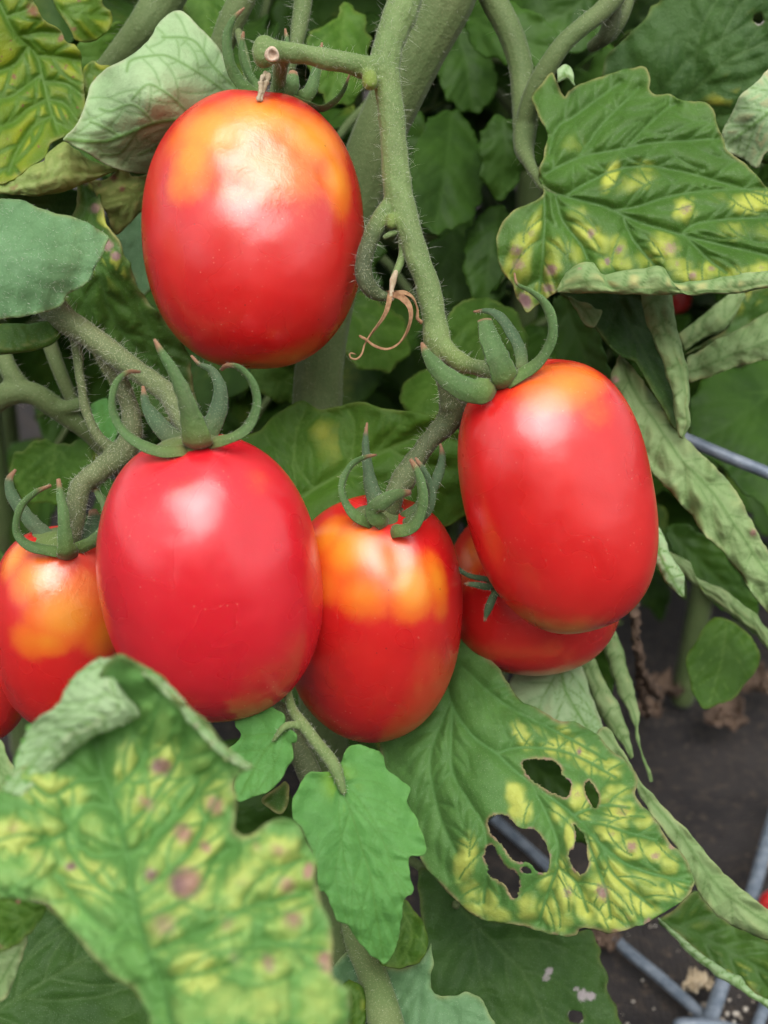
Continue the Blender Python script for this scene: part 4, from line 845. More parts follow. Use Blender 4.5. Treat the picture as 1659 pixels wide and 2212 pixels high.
leaf(plant, 'yellowing leaf with green veins in the upper corner', [(-60, -50), (40, -40), (75, 8), (95, 42), (128, 62), (142, 90), (163, 97), (173, 127), (180, 167), (185, 213), (177, 250), (160, 283), (133, 297), (110, 309), (97, 340), (60, 364), (27, 388), (-10, 396), (-60, 396)],
     [(-20, -30), (33, 70), (77, 117), (93, 173), (107, 233), (128, 290)], [(-50, -40, 28.6), (100, 50, 29), (180, 180, 29.4), (80, 150, 29.2), (0, 200, 28.8), (-50, 390, 28), (60, 355, 28.2), (130, 290, 28.8)],
     ('yellow', 'under3'), nsec=0, sp=3.6, seed=22, gap=40, ang=48, bulge=0.12, cellw=13, yelg=.5, yel=[(60, 60, 45, .8), (140, 170, 40, .9), (130, 240, 38, .8), (60, 300, 60, .9), (30, 180, 40, .7), (0, 330, 60, .8), (20, 60, 40, .5)], nbrn=60, brnr=4, veinw=1.6, brn=[(70, 22, 22), (133, 82, 12), (30, 165, 8)], serr=2.5, secs=[[(40, 78), (90, 70), (128, 72)], [(80, 120), (120, 122), (170, 130)], [(93, 175), (140, 180), (178, 205)], [(103, 215), (140, 225), (168, 262)], [(118, 262), (140, 275), (150, 285)], [(60, 100), (30, 140), (-20, 160)], [(90, 160), (50, 190), (20, 210), (-30, 215)], [(100, 215), (60, 235), (30, 262), (-20, 280)], [(112, 250), (70, 275), (40, 320), (20, 370)], [(15, 35), (60, 20), (70, 5)]])
leaf(plant, 'yellow-green lobed leaf crossing the top edge', [(95, -50), (112, -10), (122, 22), (142, 45), (153, 66), (163, 86), (186, 91), (210, 86), (230, 70), (243, 45), (238, 25), (222, 8), (216, -50)], [(90, -10), (140, 25), (180, 32), (225, 35)],
     [(100, -40, 29.6), (160, 85, 29.6), (240, 45, 29.9), (215, -40, 29.8), (170, 30, 29.4)], ('yellow', 'under3'), nsec=4, sp=5, seed=23, yelg=0.6, ter=False, nbrn=8, brnr=5, brn=[(160, 62, 8)])
roll(plant, 'curled pale rim under the yellowing leaf', [(-30, 392), (0, 390), (27, 384), (60, 360), (90, 349), (100, 334), (137, 306), (160, 322), (200, 347), (250, 362)], [(-30, 420), (0, 419), (60, 423), (120, 418), (165, 405), (200, 390), (225, 380), (240, 374), (250, 370), (260, 366)],
     [(-30, 400, 28), (60, 390, 28.2), (137, 330, 28.4), (250, 366, 29.4)], ('under3', 'yellow'), seed=24, yelg=0.3, nbrn=4, name='leaf')
leaf(plant, 'small yellow brown-spotted leaf scrap beside the pale leaf', [(179, 150), (198, 133), (215, 140), (240, 143), (225, 165), (205, 195), (188, 218), (183, 190)], [(198, 136), (195, 170), (188, 215)], [(180, 150, 29.9), (240, 143, 30), (188, 215, 29.9)], ('yellow', 'under3'), nsec=2, sp=5, seed=25, yelg=1, nbrn=7, brnr=6)
leaf(plant, 'curled yellow-beige leaf scrap touching the tall tomato', [(176, 384), (200, 388), (227, 388), (253, 368), (275, 350), (284, 380), (317, 377), (350, 366), (365, 390), (330, 440), (300, 462), (253, 507), (233, 468), (213, 433), (198, 400)],
     [(350, 370), (300, 420), (240, 470)], [(176, 384, 29.4), (275, 350, 29.6), (350, 366, 30.6), (253, 507, 30.4), (240, 420, 29.5), (300, 420, 29.9)], ('under3', 'green'), nsec=4, sp=4.5, seed=26, yelg=.7, nbrn=2, brn=[(245, 385, 12), (215, 400, 6)], serr=1.2)
leaf(plant, 'green leaf with purple-brown margin spots running down behind the tall tomato', [(172, 386), (198, 395), (217, 433), (233, 490), (257, 520), (272, 555), (282, 575), (294, 612), (320, 653), (353, 686), (383, 723), (407, 766), (415, 830), (425, 890), (385, 910), (310, 900), (250, 850), (215, 790), (165, 700), (130, 620), (130, 520), (160, 460), (168, 420)],
     [(180, 395), (205, 500), (215, 590), (245, 690), (310, 770), (400, 860)], [(172, 386, 29.6), (233, 480, 29.3), (294, 612, 29.6), (400, 760, 30.4), (420, 880, 30.6), (215, 590, 29.2), (150, 560, 29.8), (200, 760, 30.6)],
     ('chl2', 'under'), nsec=7, sp=6, seed=27, bulge=0.12, yel=[(250, 560, 60, .8), (225, 470, 50, .9), (190, 400, 30, .8)], brn=[(205, 450, 15, 1.2), (232, 530, 15, 1.2), (250, 553, 12, 1.2), (185, 395, 8)], fold=0.1)
bl = leaf(plant, 'smooth blue-green leaf reaching in from the photo edge', [(-60, 428), (0, 430), (50, 434), (93, 453), (150, 467), (187, 480), (213, 497), (233, 511), (230, 526), (220, 550), (200, 590), (187, 613), (150, 634), (137, 655), (110, 671), (50, 684), (0, 691), (-60, 694)],
     [(-60, 560), (60, 540), (150, 525), (232, 515)], [(-60, 430, 25.4), (-60, 690, 24.6), (230, 515, 26.4), (100, 560, 25.3), (137, 655, 25.8), (93, 453, 26.1)], ('blue', 'under'), nsec=5, sp=5, seed=28, bulge=0.035, cellw=20, yel=[(150, 495, 22, .6), (120, 630, 20, .4)], ter=False, veinw=2.2, edgew=5, wavy=.03)
roll(plant, 'rolled olive leaf edge below the blue-green leaf', [(-30, 700), (60, 698), (110, 690), (134, 680)], [(-30, 768), (40, 764), (92, 752), (126, 732), (141, 714)], [(-30, 735, 26.8), (60, 730, 26.8), (135, 700, 27.2)], ('chl2', 'under'), seed=29, yelg=.3, name='leaf', puffs=.04)
big = leaf(plant, 'large dark leaf with yellow blotches and purple spots along the rolled rim', [(1163, 372), (1176, 333), (1183, 290), (1169, 262), (1156, 233), (1149, 207), (1170, 180), (1193, 156), (1204, 180), (1219, 208), (1229, 197), (1256, 180), (1306, 163), (1339, 153), (1383, 143), (1399, 150), (1404, 173), (1402, 192), (1416, 203), (1446, 203), (1469, 216), (1496, 218), (1526, 222), (1543, 243), (1553, 277), (1563, 302), (1573, 327), (1606, 350), (1639, 383), (1659, 407), (1720, 440), (1740, 590), (1659, 600), (1573, 612), (1506, 620), (1456, 622), (1400, 615), (1340, 612), (1280, 600), (1230, 606), (1203, 630), (1183, 644), (1159, 661), (1139, 674), (1126, 660), (1113, 633), (1106, 613), (1082, 580), (1072, 520), (1082, 488), (1105, 457), (1140, 441), (1166, 430), (1173, 415), (1168, 398)],
     [(1165, 385), (1176, 407), (1216, 423), (1306, 447), (1373, 477), (1456, 503), (1533, 523), (1606, 540), (1730, 570)],
     [(1165, 385, 28.6), (1160, 215, 29.6), (1390, 145, 29.8), (1530, 225, 29.4), (1650, 400, 28.6), (1740, 520, 27.9), (1310, 447, 28.3), (1530, 523, 27.9), (1080, 560, 28.6), (1140, 670, 28.7), (1206, 620, 28.2), (1456, 620, 27.7), (1659, 600, 27.6), (1400, 320, 28.7)],
     ('chl2', 'under2'), nsec=4, sp=3.8, seed=30, cells=L5_CELLS, dome=.03, cgrow=1.65, vbase=.0, vkeep=.35, tw=2.0, vcut=(0.5, 6.0),  ang=52, bulge=0.22, cellw=16, gap=36,
     secs=[[(1180, 375), (1253, 340), (1339, 323), (1406, 310), (1506, 303), (1550, 300)], [(1186, 330), (1203, 277), (1239, 253), (1293, 213), (1340, 180)], [(1319, 455), (1373, 447), (1439, 427), (1523, 413), (1660, 408)], [(1472, 506), (1499, 485), (1560, 475), (1659, 470)], [(1176, 412), (1176, 483), (1173, 553), (1165, 630)], [(1200, 425), (1216, 477), (1253, 527), (1270, 560)], [(1346, 470), (1365, 515), (1396, 553), (1420, 580)], [(1253, 335), (1300, 270), (1345, 225), (1380, 190)], [(1350, 322), (1400, 270), (1440, 235), (1460, 225)], [(1480, 510), (1530, 560), (1570, 590)]],
     yelg=0.05, serr=1.6, edgew=4, veinw=2.0)
roll(big, None, [(1201, 628), (1216, 598), (1233, 581), (1256, 567), (1279, 567), (1291, 583), (1303, 592), (1345, 585), (1400, 577), (1430, 576), (1440, 592), (1458, 610), (1506, 606), (1573, 597), (1636, 587), (1740, 582)], [(1205, 632), (1225, 633), (1250, 634), (1270, 633), (1292, 634), (1310, 634), (1345, 635), (1390, 638), (1425, 637), (1445, 636), (1468, 636), (1506, 637), (1570, 635), (1620, 629), (1660, 622), (1740, 610)],
     [(1203, 628, 28.0), (1330, 610, 27.5), (1456, 620, 27.3), (1659, 605, 27.1), (1740, 600, 27.1), (1330, 640, 27.5)], ('under2', 'chl2'), seed=31, yelg=.45, yel=[(1340, 615, 90, .8), (1480, 630, 80, .9), (1600, 620, 80, .8), (1230, 620, 30, .7)], k=.8, veingap=40, nbrn=3)
lf = roll(plant, 'small curled leaflet at the base of the large blotched leaf', [(1203, 150), (1215, 140), (1228, 141), (1240, 160)], [(1205, 180), (1218, 172), (1230, 175), (1240, 186)], [(1203, 160, 29.2), (1240, 170, 29.2), (1220, 150, 29.2)], ('under', 'green'), seed=32, name='leaf')
leaf(plant, 'broad dark green leaf with one round hole in the top corner', [(1440, -60), (1426, 0), (1406, 13), (1396, 37), (1369, 63), (1346, 87), (1319, 113), (1303, 140), (1305, 200), (1340, 260), (1480, 310), (1600, 340), (1720, 320), (1740, -60)], [(1400, 260), (1476, 213), (1539, 160), (1573, 130), (1659, 90), (1740, 60)],
     [(1303, 140, 32.2), (1430, 0, 31.8), (1480, 310, 32.6), (1740, -60, 30.8), (1740, 300, 31.5), (1540, 160, 31.6)], ('dark', 'under'), nsec=5, sp=5.5, seed=33, bulge=0.12, cellw=20, holes=[[(1638 + 11 * math.cos(a), 41 + 11 * math.sin(a)) for a in np.linspace(0, 6.28, 9)[:-1]]], yel=[(1590, 200, 40, .5), (1550, 220, 30, .5), (1640, 60, 40, .35)], brn=[(1638, 41, 14, .6)])
leaf(plant, 'beige-green leaf underside at the photo edge above the blotched leaf', [(1720, 120), (1659, 150), (1639, 173), (1599, 207), (1583, 240), (1561, 283), (1560, 310), (1575, 330), (1606, 345), (1633, 364), (1655, 330), (1720, 300)], [(1720, 200), (1640, 260), (1575, 310)], [(1720, 120, 29.6), (1561, 283, 30.2), (1633, 364, 30.3), (1720, 300, 29.8), (1640, 240, 29.5)], ('under', 'green'), nsec=4, sp=5, seed=34, yelg=.7, raised=True, serr=1)
dk = leaf(plant, 'shaded leaf hanging behind the leaning tomato with one rolled side', [(1212, 632), (1240, 655), (1264, 702), (1286, 706), (1313, 740), (1339, 766), (1373, 783), (1393, 813), (1416, 853), (1439, 890), (1462, 930), (1475, 900), (1470, 800), (1450, 700), (1440, 620), (1300, 610)],
     [(1330, 620), (1370, 720), (1420, 820), (1462, 925)], [(1212, 632, 30.4), (1286, 706, 30.2), (1373, 783, 30.0), (1462, 930, 30.0), (1450, 620, 30.8), (1400, 740, 30.8)], ('dark', 'under2'), nsec=5, sp=5.5, seed=35, bulge=.1)
leaf(dk, None, [(1228, 642), (1262, 655), (1290, 667), (1300, 674), (1286, 704), (1264, 698), (1245, 668)], [(1232, 645), (1262, 670), (1282, 698)], [(1228, 642, 30.0), (1300, 674, 30.0), (1286, 704, 29.9)], ('under2', 'dark'), nsec=3, sp=5, seed=36, yelg=.5, name='folded_flap')
roll(dk, None, [(1383, 620), (1389, 670), (1403, 713), (1419, 753), (1436, 796), (1448, 836), (1453, 873), (1459, 906), (1467, 945)], [(1447, 620), (1459, 680), (1466, 720), (1476, 753), (1486, 803), (1489, 853), (1491, 890), (1489, 920), (1474, 948)], [(1415, 640, 30.2), (1440, 760, 29.6), (1470, 940, 29.6)], ('under2', 'dark'), seed=37, yelg=.25, veingap=46)
blade(plant, 'long pale leaf with quilted underside slanting down past the leaning tomato', [(1338, 770), (1317, 830), (1325, 860), (1359, 920), (1383, 956), (1396, 1010), (1423, 1032), (1456, 1073), (1486, 1106), (1506, 1133), (1533, 1166), (1569, 1199), (1606, 1249), (1636, 1296), (1700, 1380)], [(1350, 778), (1373, 803), (1423, 870), (1459, 916), (1489, 953), (1523, 990), (1566, 1030), (1590, 1062), (1606, 1086), (1618, 1120), (1646, 1163), (1659, 1190), (1690, 1225), (1710, 1270), (1740, 1330)],
     [(1340, 800, 31.6), (1440, 960, 30.9), (1560, 1110, 30.6), (1700, 1320, 30.6), (1330, 880, 31.4), (1600, 1060, 30.8)], ('under2', 'green'), arch=(.8, 95), seed=38, sp=4.5, nsec=9, ang=58, gap=40, yelg=.25, nbrn=3, brnr=9, bulge=.20, cellw=20, raised=True, serr=2.5, ruffle=.12, edgew=5)
roll(plant, 'upper of two rolled pale leaves pointing at the hanging one', [(1465, 722), (1523, 676), (1573, 636), (1600, 600)], [(1479, 758), (1523, 732), (1573, 702), (1610, 640)], [(1470, 740, 33), (1600, 630, 33.4), (1540, 700, 33)], ('under2', 'green'), seed=39, veingap=36, name='leaf', k=.7)
leaf(plant, 'dark leaf face between the two rolled pale leaves', [(1480, 765), (1523, 738), (1573, 705), (1600, 640), (1720, 600), (1720, 660), (1606, 712), (1540, 745)], [(1490, 760), (1580, 705), (1700, 635)], [(1480, 765, 33.4), (1720, 600, 33.6), (1720, 660, 33.3), (1590, 690, 33.9)], ('chl2', 'under'), nsec=4, sp=7, seed=40, yel=[(1620, 650, 40, .9)])
blade(plant, 'lower of two rolled pale leaves pointing at the hanging one', [(1484, 775), (1539, 740), (1606, 706), (1659, 673), (1740, 630)], [(1488, 822), (1523, 817), (1573, 797), (1659, 776), (1740, 755)], [(1486, 790, 32.6), (1740, 690, 32.2), (1600, 760, 32.3)], ('under2', 'green'), arch=(.5, 60), seed=41, sp=5, nsec=6, ang=55, gap=36, yelg=.35, bulge=.16, cellw=18, raised=True, serr=2, ruffle=.1, edgew=5)
roll(plant, 'pale rolled leaf tip beside the leaning tomato', [(1405, 1120), (1412, 1190), (1419, 1223), (1436, 1256), (1453, 1276), (1474, 1290)], [(1425, 1140), (1443, 1183), (1463, 1219), (1478, 1249), (1479, 1270), (1478, 1288)], [(1415, 1130, 30.4), (1475, 1285, 29.8), (1440, 1220, 29.9)], ('under', 'green'), seed=42, name='leaf', k=.7, nbrn=1)
roll(plant, 'thin rolled leaf slanting above the hanging round leaf', [(1440, 1188), (1489, 1213), (1509, 1249), (1556, 1269), (1599, 1299), (1629, 1323), (1659, 1356), (1740, 1430)], [(1460, 1225), (1480, 1245), (1506, 1269), (1556, 1313), (1589, 1336), (1626, 1366), (1659, 1403), (1740, 1490)], [(1450, 1200, 33.4), (1560, 1290, 33), (1740, 1460, 32.6)], ('under2', 'green'), seed=43, veingap=44, name='leaf', nbrn=3)
leaf(plant, 'flat rounded green leaf hanging over the bare fabric', [(1549, 1333), (1523, 1353), (1506, 1383), (1483, 1416), (1486, 1459), (1499, 1499), (1519, 1528), (1549, 1523), (1589, 1503), (1616, 1469), (1639, 1439), (1640, 1406), (1619, 1373), (1589, 1346)], [(1570, 1335), (1560, 1420), (1530, 1525)], [(1549, 1333, 35), (1483, 1430, 34.6), (1640, 1420, 34.6), (1525, 1525, 34)], ('green', 'under'), nsec=4, sp=6, seed=44, bulge=.03, ter=False, serr=2.0, veinw=1.2, edgew=3)
leaf(plant, 'mid green leaf filling the gap between the pinkish and leaning tomatoes', [(520, 960), (560, 930), (586, 903), (620, 880), (650, 865), (666, 870), (690, 884), (720, 881), (753, 873), (786, 868), (810, 877), (853, 886), (903, 893), (945, 902), (990, 930), (1010, 1000), (1005, 1110), (900, 1150), (700, 1150), (600, 1080)],
     [(620, 1110), (670, 1063), (736, 1026), (850, 965), (960, 920)], [(540, 950, 30.6), (660, 868, 30.6), (800, 870, 30.2), (940, 900, 29.8), (1005, 1100, 30.4), (700, 1150, 29.8), (760, 1000, 30.1)], ('green', 'under'), nsec=5, sp=5, seed=45, ang=58, bulge=0.15, cellw=18, yel=[(730, 960, 60, .35), (700, 930, 40, .35)], serr=1.2, fold=.1,
     secs=[[(680, 1058), (640, 1000), (640, 920)], [(730, 1030), (760, 985), (765, 915), (750, 885)], [(800, 990), (840, 940), (880, 905)], [(740, 1025), (800, 1035), (860, 1060)], [(840, 970), (900, 1000), (960, 1010)]])
H = [[(1129, 1646), (1153, 1639), (1193, 1643), (1213, 1659), (1214, 1672), (1233, 1692), (1229, 1716), (1216, 1722), (1179, 1706), (1149, 1686), (1133, 1666)],
     [(1269, 1687), (1283, 1696), (1293, 1719), (1294, 1736), (1283, 1746), (1273, 1729), (1263, 1706)],
     [(1053, 1776), (1066, 1762), (1093, 1762), (1113, 1782), (1133, 1791), (1156, 1792), (1176, 1819), (1186, 1846), (1186, 1872), (1176, 1887), (1156, 1879), (1146, 1866), (1126, 1862), (1106, 1856), (1087, 1829), (1069, 1812), (1058, 1799)],
     [(1062, 1824), (1050, 1834), (1046, 1852), (1053, 1872), (1056, 1892), (1073, 1902), (1093, 1916), (1106, 1939), (1116, 1940), (1121, 1922), (1120, 1895), (1110, 1881), (1098, 1876), (1083, 1861), (1072, 1838)],
     [(1126, 1877), (1136, 1872), (1147, 1880), (1145, 1888), (1133, 1887)],
     [(1239, 1779), (1256, 1796), (1266, 1816), (1269, 1846), (1271, 1872), (1256, 1889), (1243, 1882), (1229, 1859), (1228, 1839), (1239, 1832), (1244, 1806)]]
leaf(plant, 'large leaf eaten into holes, with yellow blotches between green veins', [(930, 1400), (1000, 1373), (1020, 1389), (1046, 1413), (1073, 1439), (1093, 1469), (1106, 1489), (1126, 1513), (1173, 1536), (1206, 1556), (1239, 1558), (1266, 1573), (1293, 1589), (1313, 1613), (1346, 1639), (1373, 1666), (1377, 1689), (1373, 1716), (1389, 1742), (1416, 1769), (1433, 1799), (1453, 1826), (1476, 1846), (1489, 1872), (1498, 1902), (1489, 1929), (1466, 1952), (1439, 1969), (1406, 1989), (1373, 2002), (1319, 2016), (1279, 2006), (1253, 2006), (1243, 2022), (1206, 2021), (1166, 2012), (1123, 1999), (1053, 1989), (1026, 1979), (996, 1956), (953, 1912), (930, 1886), (905, 1850), (870, 1790), (835, 1700), (820, 1610), (840, 1540), (880, 1460)],
     [(960, 1440), (975, 1520), (1020, 1589), (1070, 1626), (1106, 1659), (1149, 1694), (1206, 1734), (1256, 1777), (1300, 1825), (1360, 1870), (1440, 1895), (1490, 1905)],
     [(960, 1410, 30.2), (1020, 1400, 30.0), (830, 1620, 29.6), (1000, 1580, 28.8), (900, 1800, 28.6), (1110, 1490, 29.2), (1340, 1640, 28.6), (1150, 1694, 27.8), (1300, 1825, 26.9), (1495, 1900, 26.6), (1320, 2014, 26.6), (1120, 1995, 27.4), (950, 1910, 28.2), (1050, 1830, 27.6)],
     ('chl', 'under'), nsec=3, sp=3.6, seed=46, cells=L10_CELLS, dome=.05, cgrow=1.62, vbase=.0, vkeep=.30, tw=2.0, vcut=(0.5, 6.0),  ang=42, holes=H, bulge=0.17, cellw=15, gap=30, veinw=2.2,
     secs=[[(978, 1530), (976, 1659), (1013, 1732), (1045, 1785), (1052, 1850), (1045, 1950)], [(970, 1520), (930, 1640), (950, 1760), (985, 1840)], [(965, 1450), (996, 1440), (1053, 1493), (1120, 1540), (1220, 1590), (1310, 1640)], [(1150, 1697), (1183, 1765), (1206, 1826), (1205, 1870), (1245, 1906), (1270, 1970)], [(1206, 1870), (1180, 1940), (1165, 1990)], [(1258, 1775), (1306, 1782), (1356, 1799), (1420, 1815)], [(1075, 1628), (1120, 1615), (1200, 1620), (1260, 1640), (1330, 1680)], [(1300, 1826), (1320, 1880), (1360, 1920), (1410, 1960)], [(1262, 1800), (1290, 1870), (1310, 1930), (1320, 1985)], [(1240, 1760), (1300, 1740), (1360, 1745)]],
     yelg=0.0,
     brn=[(1400, 1992, 14, .9), (1330, 2013, 12, .9), (1200, 2020, 14, .7), (1452, 1828, 9)], serr=1.6, edgew=6)
yl = leaf(plant, 'bright young leaf with toothed margin hanging between the tomatoes and the spotted leaf', [(723, 1662), (690, 1668), (668, 1671), (650, 1692), (632, 1729), (633, 1759), (643, 1776), (653, 1789), (670, 1826), (683, 1859), (688, 1919), (702, 1926), (716, 1959), (730, 1989), (750, 1997), (766, 2022), (793, 2056), (820, 2076), (830, 2081), (846, 2066), (856, 2049), (863, 2009), (870, 1959), (876, 1942), (892, 1926), (886, 1892), (884, 1852), (906, 1847), (920, 1839), (918, 1819), (906, 1782), (886, 1746), (878, 1729), (887, 1702), (866, 1686), (836, 1662), (830, 1639), (820, 1623), (800, 1616), (760, 1609), (746, 1623), (736, 1646)],
     [(723, 1655), (740, 1709), (760, 1759), (780, 1826), (800, 1892), (813, 1976), (829, 2072)], [(730, 1655, 24.6), (632, 1740, 24.0), (918, 1830, 24.2), (886, 1700, 24.9), (690, 1920, 23.5), (880, 1930, 23.8), (829, 2075, 23.6), (775, 1820, 24.0), (800, 1620, 25.0)],
     ('bright', 'under'), nsec=6, sp=3.6, gap=34, seed=47, ang=38, bulge=0.06, cellw=14, yel=[(735, 1690, 40, .9), (750, 1740, 22, .7), (825, 2050, 30, .5), (775, 1830, 20, .3)], ter=True, veinw=1.8, edgew=3, fold=.08)
leaf(plant, 'small bright three-lobed leaflet left of the young leaf', [(580, 1524), (603, 1536), (613, 1549), (618, 1565), (633, 1579), (640, 1589), (638, 1603), (628, 1606), (633, 1623), (631, 1643), (616, 1669), (596, 1696), (576, 1712), (545, 1722), (512, 1730), (506, 1692), (518, 1656), (504, 1630), (494, 1617), (513, 1603), (520, 1586), (510, 1566), (510, 1549), (527, 1539), (553, 1531)], [(620, 1570), (590, 1602), (560, 1640), (520, 1715)], [(620, 1570, 25.2), (500, 1620, 25.4), (515, 1725, 24.8), (630, 1640, 25.0), (575, 1530, 25.6)], ('bright', 'under'), nsec=4, sp=4.5, seed=48, bulge=.05, edgew=3)
leaf(plant, 'tiny leaflet tucked under the pinkish tomato', [(568, 1508), (586, 1489), (613, 1466), (618, 1486), (604, 1504), (586, 1519), (570, 1520)], [(616, 1472), (595, 1498), (572, 1514)], [(568, 1508, 26), (616, 1470, 26.4), (590, 1515, 25.8)], ('bright', 'under'), nsec=3, sp=4, seed=49)
leaf(plant, 'little folded leaf behind the three-lobed leaflet', [(566, 1729), (590, 1705), (617, 1688), (624, 1718), (617, 1745), (603, 1758), (583, 1746)], [(617, 1690), (600, 1720), (600, 1755)], [(566, 1729, 25.8), (617, 1690, 26), (603, 1757, 25.7)], ('chl2', 'under'), nsec=3, sp=4, seed=50, edgew=6)
fg = leaf(plant, 'big blurred leaf closest to the viewer, yellow blotches with purple centres', [(225, 1440), (253, 1416), (283, 1426), (317, 1446), (350, 1466), (377, 1503), (410, 1533), (450, 1569), (483, 1613), (517, 1639), (542, 1655), (515, 1672), (502, 1700), (510, 1726), (507, 1759), (503, 1790), (520, 1803), (537, 1803), (553, 1797), (570, 1782), (593, 1772), (620, 1772), (643, 1777), (660, 1809), (683, 1856), (680, 1892), (690, 1942), (703, 1969), (716, 2009), (718, 2059), (716, 2106), (740, 2126), (756, 2142), (755, 2212), (750, 2290), (360, 2290), (323, 2190), (313, 2176), (287, 2136), (240, 2109), (193, 2059), (160, 2019), (123, 1979), (93, 1952), (33, 1942), (0, 1939), (-60, 1910), (-60, 1710), (0, 1700), (40, 1665), (110, 1600), (180, 1520)],
     [(205, 1600), (217, 1652), (233, 1702), (253, 1759), (277, 1859), (287, 1926), (300, 1992), (323, 2069), (353, 2142), (385, 2280)],
     [(240, 1430, 17.6), (410, 1535, 17.4), (540, 1655, 17.2), (217, 1652, 18.3), (330, 1590, 18.3), (440, 1690, 18.0), (60, 1660, 18.1), (-50, 1800, 17.3), (277, 1859, 17.3), (510, 1800, 17.3), (683, 1860, 17.3), (718, 2080, 16.5), (323, 2069, 16.3), (160, 2019, 17.1), (385, 2280, 15.3), (750, 2280, 15.7), (330, 2200, 16.1)],
     ('fore', 'under'), nsec=0, sp=5, seed=51, bulge=0.18, cellw=22, gap=60, veinw=4.5, yelg=.08, dome=.16, cgrow=1.75, vbase=.55, ter=True, vcut=(1, 11), vkeep=.3, tw=1.8, cells=L12_CELLS,
     secs=[[(225, 1680), (165, 1690), (110, 1720), (60, 1690), (10, 1695)], [(240, 1720), (300, 1650), (330, 1560), (350, 1490)], [(262, 1800), (330, 1730), (380, 1650), (420, 1560)], [(275, 1850), (370, 1780), (450, 1690), (500, 1650)], [(290, 1940), (400, 1850), (450, 1760), (470, 1720)], [(300, 1990), (420, 1930), (470, 1850), (560, 1810)], [(320, 2060), (440, 2010), (540, 1960), (660, 1930)], [(345, 2120), (480, 2090), (560, 2040), (700, 2050)], [(250, 1750), (190, 1740), (140, 1800), (60, 1830)], [(270, 1840), (200, 1850), (160, 1800), (130, 1730)], [(290, 1950), (220, 1920), (160, 1850), (140, 1800)], [(310, 2030), (230, 2010), (170, 1950), (120, 1890)]],
     brn=[(665, 1890, 16, 1.0), (705, 2090, 18, .9)], serr=1.2, edgew=9)
roll(fg, None, [(215, 1421), (180, 1443), (147, 1476), (127, 1516), (90, 1546), (63, 1569), (45, 1610), (30, 1655), (5, 1705)], [(238, 1424), (262, 1488), (301, 1534), (285, 1560), (230, 1580), (173, 1615), (135, 1645), (100, 1680), (50, 1722)],
     [(225, 1425, 17.7), (280, 1540, 17.7), (150, 1560, 17.8), (45, 1610, 18.2), (100, 1680, 18.0), (20, 1700, 17.8)], ('under', 'fore'), seed=52, yelg=.1, name='curled_flap', k=.5, a0=-50, a1=165, veingap=50, puffs=.2)
roll(fg, None, [(228, 1421), (283, 1425), (350, 1465), (410, 1531), (483, 1611), (546, 1656)], [(236, 1436), (281, 1444), (342, 1484), (399, 1549), (470, 1626), (536, 1664)], [(228, 1425, 17.55), (410, 1535, 17.3), (546, 1660, 17.1)], ('under', 'fore'), seed=72, yelg=.5, nbrn=14, k=.8, puffs=.1)
leaf(plant, 'dark green leaf speckled with pale dots in the lower corner', [(-60, 1960), (30, 1945), (120, 1970), (200, 2050), (300, 2150), (328, 2185), (325, 2290), (-60, 2290)], [(-40, 2196), (0, 2179), (93, 2122), (187, 2066), (240, 2030)], [(-60, 1960, 27), (320, 2160, 26.4), (325, 2290, 25.6), (-60, 2290, 25.4)], ('dark', 'under'), nsec=5, sp=5, seed=53, bulge=.06, ter=False, veinw=2.4)
leaf(plant, 'green curled leaf scrap left of the blurred leaf', [(-40, 1930), (33, 1942), (90, 1955), (97, 1972), (65, 2015), (30, 2042), (-40, 2060)], [(95, 1965), (40, 1990), (-30, 2000)], [(-40, 1930, 20.8), (95, 1965, 20.6), (-40, 2060, 20.6)], ('green', 'under'), nsec=4, sp=5, seed=54, brn=[(40, 1945, 9), (0, 2045, 12, .7)])
leaf(plant, 'grey-green leaf underside at the lower photo edge', [(-40, 2050), (30, 2040), (58, 2018), (50, 2060), (38, 2095), (20, 2145), (-10, 2170), (-40, 2190)], [(50, 2030), (20, 2090), (-20, 2150)], [(-40, 2050, 22), (58, 2018, 22.2), (-40, 2190, 21.4)], ('under2', 'green'), nsec=3, sp=6, seed=55)
leaf(plant, 'pale leaf bit beside the dark red sliver', [(-30, 1590), (0, 1600), (20, 1640), (30, 1665), (10, 1700), (-30, 1710)], [(-20, 1600), (10, 1690)], [(-30, 1590, 23), (30, 1665, 22.6), (-30, 1710, 22.4)], ('under2', 'green'), nsec=3, sp=6, seed=56)
leaf(plant, 'rounded leaf half behind the tip of the bright young leaf', [(850, 1960), (876, 1944), (893, 1966), (910, 1986), (923, 2022), (923, 2052), (906, 2079), (880, 2088), (838, 2090), (820, 2060)], [(860, 1950), (890, 2020), (860, 2085)], [(860, 1950, 25.6), (923, 2040, 25.2), (840, 2090, 25)], ('green', 'under'), nsec=3, sp=5, seed=57, bulge=.05)
leaf(plant, 'blue-green leaf beside the lower stem with wavy outline', [(820, 2096), (860, 2092), (905, 2080), (925, 2052), (932, 2040), (936, 2080), (930, 2110), (934, 2140), (953, 2153), (986, 2150), (1013, 2143), (1040, 2160), (1060, 2195), (1072, 2220), (1080, 2290), (840, 2290), (830, 2180)], [(925, 2050), (912, 2130), (905, 2200), (900, 2290)],
     [(820, 2096, 26), (932, 2040, 25.8), (1060, 2190, 25.2), (1070, 2290, 24.8), (840, 2290, 25)], ('blue', 'under'), nsec=4, sp=5, seed=58, bulge=.06, ang=40, secs=[[(920, 2090), (940, 2150), (980, 2190), (1010, 2260)]])
